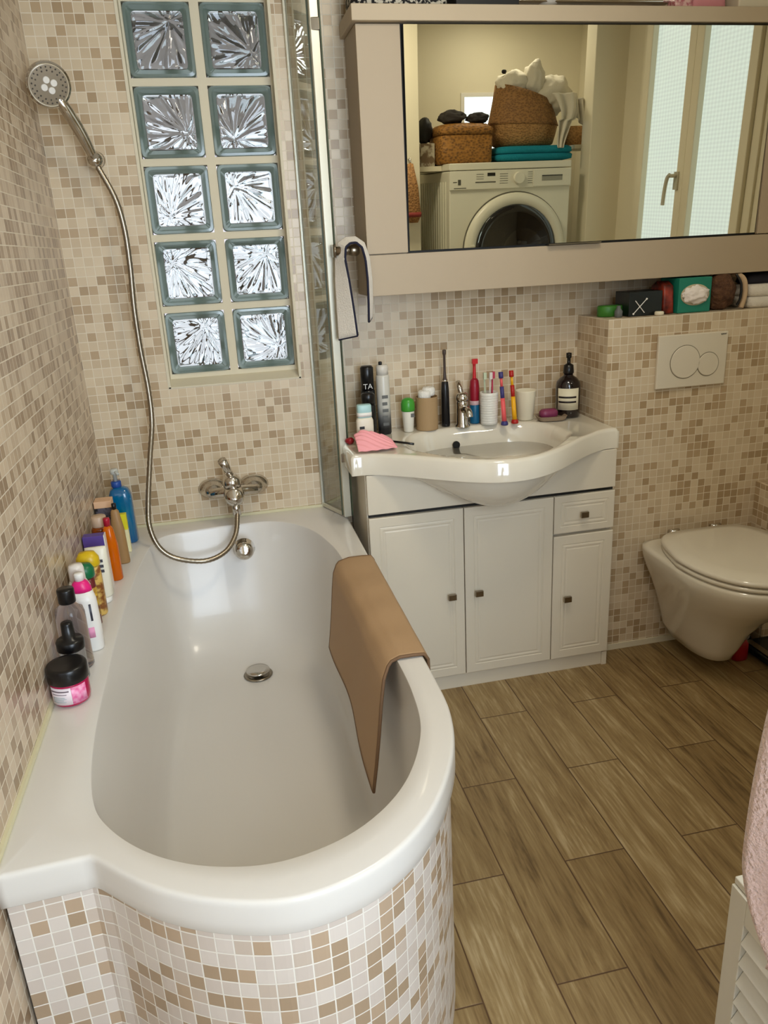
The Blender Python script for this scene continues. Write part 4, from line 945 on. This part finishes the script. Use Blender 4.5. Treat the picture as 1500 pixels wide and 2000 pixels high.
for dx in (-.08, .08):
    mk('hinge', tube([(TX+dx-.018, -.238, .436), (TX+dx+.018, -.238, .436)], .011, 16), M['chrome'], tl_, smooth=True)
# things on the floor behind the toilet
t = thing('toilet_brush', (2.125, -.282, 0), 'white toilet brush canister on a black base behind the toilet', 'toilet brush')
mk('canister', lathe((2.125, -.282, 0), [(.042, .014), (.045, .018), (.043, .12), (.036, .128), (.010, .130)], 32), M['white'], t, smooth=True)
mk('base', lathe((2.125, -.282, 0), [(.050, 0), (.052, .003), (.050, .0135), (.02, .0138)], 32), M['black'], t, smooth=True)
mk('brush_handle', lathe((2.125, -.282, 0), [(.007, .13), (.007, .15), (.010, .155), (0, .158)], 14), M['chrome'], t, smooth=True)
mk('red_bottle', loft((2.048, -.40, 0.0), [(.026, .022, 0), (.030, .025, .004), (.029, .024, .06), (.020, .018, .075), (.010, .010, .08), (.010, .010, .095)], 2.6), mat('dark_red_plastic', (150, 16, 30), .35), smooth=True, label='dark red bottle on the floor behind the toilet foot', cat='bottle')
t = thing('bathroom_scale', (2.22, -.47, 0), 'black glass bathroom scale with a pale metal edge on the floor right of the toilet', 'scale')
sc_v = rotz(rings([se(2.22, -.47, .012, .125, .13, 9), se(2.22, -.47, .028, .125, .13, 9), se(2.22, -.47, .030, .122, .127, 9)]), .0, (2.22, -.47))
mk('glass_plate', sc_v, mat('black_glass', (16, 20, 24), .08), t)
mk('metal_strip', bx(2.11, 2.135, -.59, -.35, .0302, .033), M['dchrome'], t, bevel=.001)
for dx, dy in ((-.1, -.1), (.1, -.1), (-.1, .1), (.1, .1)): mk('foot', lathe((2.22+dx, -.47+dy, 0), [(.014, 0), (.014, .012)], 16), M['black'], t)

# ================================================================== THINGS ON THE CISTERN SHELF
GS = 'small things on the shelf above the toilet'
sz = 1.1685
mk('green_tin', lathe((1.655, -.115, sz), [(.030, 0), (.032, .002), (.032, .030), (.030, .034), (0, .034)], 32, sx=1.35), mat('leaf_green', (54, 116, 36), .4), smooth=True, label='low green tin at the left end of the shelf above the toilet', cat='tin', group=GS)
mk('clear_flask', loft((1.655, -.17, sz), [(.010, .010, 0), (.012, .012, .002), (.012, .012, .020), (.006, .006, .028), (.006, .006, .036)], 2.4), mat('grey_glass', (96, 98, 96), .15), smooth=True, label='tiny grey flask in front of the green tin', cat='bottle', group=GS)
t = thing('black_gift_box', (1.73, -.13, sz), 'black box with a white crossed ribbon motif on its face', 'box', GS)
mk('box_body', bx(1.685, 1.80, -.180, -.09, sz, sz+.075), mat('near_black_green', (18, 24, 22), .35), t, bevel=.002)
mk('cross_print', join(tube([(1.700, -.1822, sz+.008), (1.744, -.1822, sz+.052)], .0014, 8), tube([(1.705, -.1822, sz+.048), (1.738, -.1822, sz+.010)], .0014, 8),
   lathe((1.744, -.1822, sz+.052), [(.003, -.001), (.003, .001)], 10, ax='y'), lathe((1.700, -.1822, sz+.008), [(.003, -.001), (.003, .001)], 10, ax='y')), M['white'], t, label='thin white crossed lines')
mk('soap_puck', lathe((1.782, -.196, sz), [(.012, 0), (.0145, .002), (.0145, .009), (.012, .012), (0, .012)], 28), mat('ivory_wax', (226, 216, 190), .5), smooth=True, label='small ivory round puck in front of the black box', cat='candle', group=GS)
t = thing('dark_red_packet', (1.822, -.13, sz), 'dark packet printed with orange and red flowers beside the tissue box', 'packet', GS)
mk('packet_body', rings([se(1.8245, -.135, sz, .020, .045, 6), se(1.8245, -.135, sz+.003, .021, .047, 6), se(1.8245, -.135, sz+.085, .020, .040, 5), se(1.8245, -.135, sz+.100, .018, .012, 4)]), mat('floral_packet', (22, 11, 11), .4, noise=((150, 46, 22), 30, .16)), t, smooth=True)
t = thing('tissue_box', (1.908, -.14, sz), 'teal tissue box with a white tissue bulging from its oval opening', 'tissue box', GS)
mk('box_body', bx(1.850, 1.966, -.190, -.08, sz, sz+.108), mat('teal_card', (22, 122, 100), .5), t, bevel=.003)
mk('opening', lathe((1.908, -.1902, sz+.055), [(.040, .001), (.040, -.0012), (.0, -.0012)], 40, ax='y', sx=1.25, sy=.82), mat('inner_print', (196, 182, 150), .6), t)
mk('tissue', blob((1.908, -.196, sz+.056), .042, .012, .026, 3, .35, 4, 2.6), mat('tissue_white', (240, 230, 222), .9), t, smooth=True)
t = thing('brown_fuzzy_pouch', (2.015, -.165, sz), 'dark brown fuzzy pouch hanging slightly over the shelf edge', 'pouch', GS)
mk('pouch_body', blob((2.018, -.160, sz+.058), .050, .040, .060, 8, .12, 4, 2.5), mat('brown_fur', (70, 44, 28), .85, bump=(90, 1, .01), noise=((104, 70, 46), 60, .2)), t, smooth=True)
mk('strap', tube(catmull([(2.05, -.19, sz+.11), (2.064, -.20, sz+.08), (2.066, -.20, sz+.04), (2.060, -.195, sz+.012)]), .004, 8), M['black'], t, smooth=True)
mk('beige_headband', tube(catmull([(2.078, -.19, sz+.004), (2.088, -.19, sz+.05), (2.084, -.18, sz+.095), (2.070, -.14, sz+.106), (2.075, -.10, sz+.06), (2.082, -.10, sz+.005)]), .0085, 12), mat('beige_fabric', (196, 168, 134), .8), smooth=True, label='beige fabric headband standing between the brown pouch and the white flannels', cat='headband', group=GS)
t = thing('folded_flannels', (2.20, -.13, sz), 'folded white fluffy flannels at the right end of the shelf above the toilet', 'towel', GS)
mk('lower_fold', rings([se(2.19, -.135, sz, .078, .055, 5), se(2.19, -.135, sz+.006, .086, .062, 5), se(2.19, -.135, sz+.030, .086, .062, 5), se(2.19, -.135, sz+.035, .080, .055, 5)]), M['towelw'], t, smooth=True)
mk('upper_fold', rings([se(2.19, -.135, sz+.0355, .078, .055, 5), se(2.19, -.135, sz+.042, .086, .062, 5), se(2.19, -.135, sz+.066, .084, .060, 5), se(2.19, -.135, sz+.073, .074, .05, 5)]), M['towelw'], t, smooth=True)
mk('dark_washbag', rings([se(2.185, -.12, sz+.074, .062, .035, 4), se(2.185, -.12, sz+.080, .070, .040, 4), se(2.185, -.12, sz+.102, .062, .035, 4), se(2.185, -.12, sz+.108, .05, .02, 4)]), mat('ink_fabric', (20, 16, 30), .7), smooth=True, label='dark washbag lying on the white flannels under the mirror cabinet', cat='bag', group=GS)

# ================================================================== RIGHT FOREGROUND: LOUVRED CABINET AND TOWEL
lc = thing('louvred_cabinet', (1.17, -1.95, 0), 'low white louvred cabinet at the lower right edge of the picture', 'cabinet')
lw = mat('white_louvre_paint', (206, 200, 184), .45); lgap = mat('louvre_gap_shade', (120, 108, 84), .7)
LX, LY0, LY1, LZ = 1.050, -2.30, -1.694, .520
mk('carcass', bx(LX+.022, 1.285, LY0+.01, LY1, 0.0, LZ-.012), lw, lc)
mk('gap_shade_board', bx(LX+.0185, LX+.0215, LY0+.03, LY1-.03, .06, LZ-.05), lgap, lc)  # brown-grey board, its colour stands for the shade between the slats
mk('top', bx(LX-.0, 1.29, LY0, LY1+.0, LZ-.012, LZ), lw, lc, bevel=.002)
ld = mk('louvred_door', join(bx(LX-.004, LX+.018, LY1-.034, LY1, 0.02, LZ-.013), bx(LX-.004, LX+.018, LY0, LY0+.034, 0.02, LZ-.013), bx(LX-.004, LX+.018, LY0+.034, LY1-.034, LZ-.058, LZ-.013), bx(LX-.004, LX+.018, LY0+.034, LY1-.034, 0.02, .07)), lw, lc, bevel=.0015)
nsl = 10
for k in range(nsl):
    zc_ = LZ-.078-k*.0385
    v_ = [(LX-.006, 0, -.013), (LX-.002, 0, -.017), (LX+.017, 0, .012), (LX+.012, 0, .018)]
    ra = [(p[0], LY0+.035, zc_+p[2]) for p in v_]; rb = [(p[0], LY1-.035, zc_+p[2]) for p in v_]
    mk('slat', rings([ra, rb]), lw, ld)
# big towel hanging from a rail, its rounded lower corner in view
tr_ = thing('towel_rail', (1.03, -2.05, 1.22), 'chrome towel rail beyond the right edge of the picture', 'towel rail')
mk('rail', join(tube([(1.02, -1.81, 1.20), (1.02, -2.33, 1.20)], .010, 14), tube([(1.02, -2.30, 1.20), (1.29, -2.30, 1.20)], .008, 12), tube([(1.02, -1.85, 1.20), (1.29, -1.85, 1.20)], .008, 12)), M['chrome'], tr_, smooth=True)
bigt = thing('bath_towel', (1.01, -2.0, .6), 'large rose-beige terry towel hanging at the right edge of the picture', 'towel')
def btf(u, v):
    # u: 0 leading edge .. 1 rear, v: 0 top .. 1 hem
    z_top, z_bot = 1.212, .600
    edge_y = -1.85+.012*math.sin(v*pi)+(.02*v)
    # rounded lower corner
    if v > .82: edge_y -= .055*((v-.82)/.18)**2
    y = edge_y-u*.46
    z = z_top+(z_bot-z_top)*v-.01*math.sin(u*9)*v
    x = .995-.016*math.sin(v*2.5)-.013*math.sin(u*24+v*2)*(.3+v)-.02*v
    return (x, y, z)
mk('towel_cloth', grid(60, 60, btf), M['pinktowel'], bigt, smooth=True, solid=.016)
mk('hem', tube([btf(i/60, 1) for i in range(61)], .010, 10), M['pinktowel'], bigt, smooth=True)
mk('rear_drop', grid(40, 20, lambda u, v: (1.005+.030*math.sin(v*pi/2)+(.0), -1.83-u*.44, 1.214+.004*math.sin(v*pi)-.30*max(0, v-.25))), M['pinktowel'], bigt, smooth=True, solid=.012)

# ================================================================== NICHE: WASHING MACHINE AND BASKETS
bc = thing('utility_cupboard', (1.85, -1.95, 0), 'white cupboard carrying the washing machine in the niche, below the reflection', 'cupboard')
mk('cupboard_body', bx(1.50, 2.20, -2.28, -1.63, 0.0, .828), M['lacquer'], bc, bevel=.002)
for a, b_ in ((1.503, 1.848), (1.852, 2.197)): mk('door', bx(a, b_, -1.6295, -1.612, .06, .82), M['lacquer'], bc, bevel=.002)
MX0, MX1, MF, MZ0, MZ1 = 1.541, 2.146, -1.602, .829, 1.676
wm = thing('washing_machine', (1.843, -1.9, MZ0), 'white front-loading washing machine seen in the mirror, baskets on its top', 'washing machine')
ww = mat('appliance_white', (226, 222, 204), .3)
DCX, DCZ = 1.868, 1.287
mk('machine_body', bx(MX0, MX1, -2.20, MF-.003, MZ0, MZ1-.032), ww, wm, bevel=.006)
mk('worktop', bx(MX0-.001, MX1+.001, -2.205, MF+.001, MZ1-.030, MZ1), ww, wm, bevel=.004)
cp = mk('control_panel', bx(MX0, MX1, MF-.004, MF+.006, 1.562, 1.643), ww, wm, bevel=.002)
mk('detergent_drawer', bx(1.952, MX1-.004, MF+.0065, MF+.010, 1.566, 1.640), ww, wm, bevel=.0015)
mk('drawer_recess', bx(1.995, 2.098, MF+.0105, MF+.0112, 1.590, 1.612), mat('recess_grey', (150, 148, 134), .5), cp)
mk('drawer_shadow_lip', bx(1.995, 2.098, MF+.0102, MF+.0125, 1.610, 1.614), mat('lip_dark', (52, 50, 44), .5), cp)
mk('programme_dial', lathe((1.880, MF+.0065, 1.606), [(.028, 0), (.027, .012), (.024, .014), (0, .014)], 36, ax='y'), ww, cp, smooth=False)
mk('display', bx(1.724, 1.762, MF+.0065, MF+.0072, 1.618, 1.632), mat('display_dark', (34, 34, 32), .3), cp)
prn = []
for k in range(6): prn.append(bx(1.925, 1.948, MF+.0065, MF+.007, 1.582+k*.0095, 1.5835+k*.0095))
for k in range(5): prn.append(bx(1.785, 1.825, MF+.0065, MF+.007, 1.585+k*.010, 1.5865+k*.010))
for k in range(3): prn.append(bx(1.670, 1.705, MF+.0065, MF+.007, 1.606+k*.010, 1.6075+k*.010))
prn.append(bx(1.665, 1.765, MF+.0065, MF+.007, 1.590, 1.5945)); prn.append(bx(1.580, 1.594, MF+.0065, MF+.007, 1.583, 1.606)); prn.append(bx(1.556, 1.575, MF+.0065, MF+.007, 1.594, 1.597)); prn.append(bx(1.560, 1.62, MF+.0065, MF+.007, 1.568, 1.571))
mk('panel_print', join(*prn), mat('print_dark_grey', (82, 80, 70), .5), cp)
dd = mk('door_ring', lathe((DCX, MF-.001, DCZ), [(.256, 0), (.256, .012), (.250, .022), (.228, .030), (.206, .022), (.196, .012)], 72, ax='y', cap0=False, cap1=False), ww, wm, smooth=True)
mk('ring_gap', lathe((DCX, MF-.0025, DCZ), [(.262, .0), (.262, .0008), (.25, .0008)], 72, ax='y', cap0=False, cap1=False), mat('gap_grey', (104, 100, 88), .5), wm)
mk('porthole', lathe((DCX, MF, DCZ), [(.205, .020), (.200, .026), (.17, .020), (.12, .002), (.0, -.010)], 72, ax='y'), mat('dark_porthole_glass', (26, 28, 32), .05, coat=.8), dd, smooth=True)
mk('door_catch', bx(DCX-.235, DCX-.210, MF+.022, MF+.032, DCZ-.03, DCZ+.03), ww, dd, bevel=.003)
mk('side_ribs', join(*[bx(MX0-.004, MX0, -2.15+.04*k, -2.14+.04*k, MZ0+.05, 1.60) for k in range(13)]), ww, wm)
# folded turquoise towel under the big basket
mtz = MZ1+.001
tq = mat('turquoise_terry', (8, 128, 148), .9, bump=(200, .7, .003))
t = thing('turquoise_towel', (1.99, -1.80, mtz), 'folded turquoise towel on the washing machine under the big basket', 'towel')
mk('lower_layer', rings([se(2.0, -1.80, mtz, .135, .13, 6), se(2.0, -1.80, mtz+.010, .195, .15, 5), se(2.0, -1.80, mtz+.028, .198, .15, 5), se(2.0, -1.80, mtz+.034, .190, .145, 5)]), tq, t, smooth=True)
mk('upper_layer', rings([se(2.0, -1.80, mtz+.0345, .185, .14, 5), se(2.0, -1.80, mtz+.042, .195, .15, 5), se(2.0, -1.80, mtz+.060, .192, .148, 5), se(2.0, -1.80, mtz+.068, .175, .135, 5)]), tq, t, smooth=True)
bz = mtz+.069
sg = weave_mat('seagrass_weave', (120, 84, 46), (176, 132, 78), 90, 160)
sgd = weave_mat('seagrass_weave_dark', (96, 64, 34), (150, 108, 60), 90, 160)
c = (1.985, -1.83, bz)
t = thing('belly_basket', c, 'large round seagrass belly basket of white laundry on the washing machine', 'basket')
def brim(r, a): return .235 - .055*max(-1, min(1, math.cos(a)))   # rim dips to the right
def bask(prof_, c, slope, seg=56):
    rs_ = []
    for r, h in prof_:
        ring = []
        for i in range(seg):
            a = 2*pi*i/seg; k = h/prof_[-1][1]
            ring.append((c[0]+r*math.cos(a), c[1]+.85*r*math.sin(a), c[2]+h*(1-slope*(math.cos(a)*.5+.5)*k)))
        rs_.append(ring)
    return rs_
mk('lower_half', rings(bask([(.13, 0), (.150, .01), (.162, .05), (.170, .085), (.172, .100)], c, 0), True, False), sg, t, smooth=True)
mk('upper_half', rings(bask([(.173, .100), (.168, .115), (.158, .16), (.148, .21), (.138, .275)], c, .32), False, False), sgd, t, smooth=True, solid=.006)
lau = mat('white_linen', (214, 206, 188), .85, bump=(40, .3, .01))
def heap(name, c, rx, ry, rz, sd, label, lobes=7, cat='laundry'):
    parts = [blob(c, rx, ry, rz, sd, .22, 4, 1.7)]
    return mk(name, join(*parts), lau, smooth=True, label=label, cat=cat)
heap('crumpled_sheet', (1.925, -1.82, bz+.275), .080, .075, .060, 2, 'crumpled off-white sheet heaped on the left of the belly basket')
heap('rolled_shirt', (2.015, -1.78, bz+.290), .050, .05, .075, 5, 'off-white shirt sticking up in the middle of the belly basket')
heap('bunched_towel', (2.115, -1.80, bz+.225), .095, .08, .085, 9, 'bunched white towel spilling over the right rim of the belly basket')
def drape(u, v):
    w_ = .065*(1-v*.85); x = 2.105+.05*math.sin(v*3)*(1-v)+(u-.5)*2*w_+.03*(v < .5)*(1-v); y = -1.645-.04*(1-v)+.014*math.sin(u*11+v*3); z = bz+.22-.235*v
    return (x, y, z)
mk('hanging_cloth', grid(24, 40, drape), lau, smooth=True, solid=.004, label='white cloth hanging to a point down the front of the belly basket', cat='laundry')
def drape2(u, v):
    x = 2.185+.06*u+.02*v; y = -1.70+.016*math.sin(u*12); z = bz+.20-.14*v*(.6+.4*u)
    return (x, y, z)
mk('trailing_sleeve', grid(16, 24, drape2), lau, smooth=True, solid=.004, label='white sleeve trailing down the right side of the belly basket', cat='laundry')
mk('dark_sock', blob((1.872, -1.80, bz+.325), .012, .010, .010, 6, .3, 2), mat('sock_black', (34, 30, 28), .9), smooth=True, label='tiny dark sock tip on top of the heaped sheet', cat='sock')
c = (2.262, -1.84, MZ1+.072)
mk('laundry_shelf', bx(2.206, 2.40, -1.98, -1.705, MZ1+.052, MZ1+.070), M['paint'], label='narrow shelf in the niche right of the washing machine', cat='shelf')
mk('small_basket', rings(bask([(.045, 0), (.056, .01), (.064, .045), (.058, .08), (.050, .085)], c, 0), True, False), sg, smooth=True, solid=.004, label='small round seagrass basket at the right of the belly basket', cat='basket')
# wicker hamper with lid
wk = weave_mat('brown_wicker', (74, 44, 14), (158, 108, 42), 70, 110)
t = thing('wicker_box', (1.655, -1.80, mtz), 'brown wicker box with a domed lid on the left of the washing machine', 'basket')
mk('box_body', rings([se(1.656, -1.80, mtz, .125, .115, 7), se(1.656, -1.80, mtz+.01, .130, .12, 7), se(1.656, -1.80, mtz+.125, .132, .122, 7)]), wk, t, smooth=True)
mk('lid', rings([se(1.656, -1.80, mtz+.1255, .136, .126, 7), se(1.656, -1.80, mtz+.150, .134, .124, 7), se(1.656, -1.80, mtz+.170, .112, .10, 5), se(1.656, -1.80, mtz+.178, .06, .05, 4)]), wk, t, smooth=True)
mk('dark_slipper', blob((1.600, -1.76, mtz+.200), .066, .05, .030, 11, .3, 4, 1.5), mat('charcoal_felt', (52, 46, 42), .9), smooth=True, label='charcoal slipper lying on the left of the wicker lid', cat='slipper')
mk('dark_slipper', blob((1.728, -1.76, mtz+.196), .055, .05, .024, 12, .3, 4, 1.5), mat('charcoal_felt2', (46, 42, 40), .9), smooth=True, label='charcoal slipper lying on the right of the wicker lid', cat='slipper')
t = thing('white_box', (1.478, -1.83, mtz-.006), 'small cream printed carton at the far left beside the washing machine', 'box')
mk('carton', bx(1.452, 1.520, -1.89, -1.77, mtz-.006, mtz+.095), mat('mottled_card', (206, 198, 176), .6, noise=((128, 108, 84), 28, .05)), t, bevel=.002)
mk('side_shelf', bx(1.4005, 1.5385, -2.05, -1.72, mtz-.028, mtz-.0065), M['paint'], label='narrow shelf left of the washing machine in the niche', cat='shelf')
mk('black_beanie', blob((1.488, -1.83, mtz+.150), .036, .045, .058, 15, .35, 3, 2), M['edge'], smooth=True, label='black knitted beanie on the cream carton', cat='hat')
# woven bag hanging at the niche jamb
t = thing('woven_bag', (1.345, -1.565, 1.44), 'woven brown straw bag with a red rim hanging on the niche wall', 'bag')
mk('bag_body', rings([se(1.345, -1.562, 1.43, .030, .012, 3), se(1.345, -1.562, 1.46, .045, .020, 3), se(1.345, -1.562, 1.58, .034, .022, 3), se(1.345, -1.562, 1.68, .012, .012, 3)]), weave_mat('straw_weave', (110, 72, 34), (170, 122, 70), 120, 120), t, smooth=True)
mk('rim_band', rings([se(1.345, -1.562, 1.455, .046, .0215, 3), se(1.345, -1.562, 1.475, .047, .0225, 3)]), mat('faded_red', (140, 52, 46), .7), t, smooth=True)
mk('hook', tube([(1.345, -1.598, 1.70), (1.345, -1.565, 1.70), (1.345, -1.560, 1.68)], .004, 8), M['chrome'], t, smooth=True)
# ceiling lamp behind the picture's upper edge
cl = thing('ceiling_lamp', (1.10, -1.15, 2.40), 'flat round ceiling lamp in the middle of the room, out of the picture', 'lamp')
mk('lamp_base', lathe((1.10, -1.15, 2.40), [(.20, .02), (.20, .049), (0, .049)], 40), M['white'], cl)
mk('lamp_diffuser', lathe((1.10, -1.15, 2.40), [(0, 0), (.17, .002), (.195, .019)], 40, cap1=False), mat('lit_diffuser', (255, 236, 200), .5, emit=((255, 228, 180), 2.0)), cl, smooth=True)

nl = thing('niche_fill_fitting', (1.95, -1.95, 2.41), 'small white square frame added round the unseen niche fill light', 'lamp')  # made-up fitting for the added niche fill light
mk('fill_light_frame', join(bx(1.86, 2.04, -2.04, -2.03, 2.405, 2.449), bx(1.86, 2.04, -1.87, -1.86, 2.405, 2.449), bx(1.86, 1.87, -2.03, -1.87, 2.405, 2.449), bx(2.03, 2.04, -2.03, -1.87, 2.405, 2.449)), M['white'], nl)
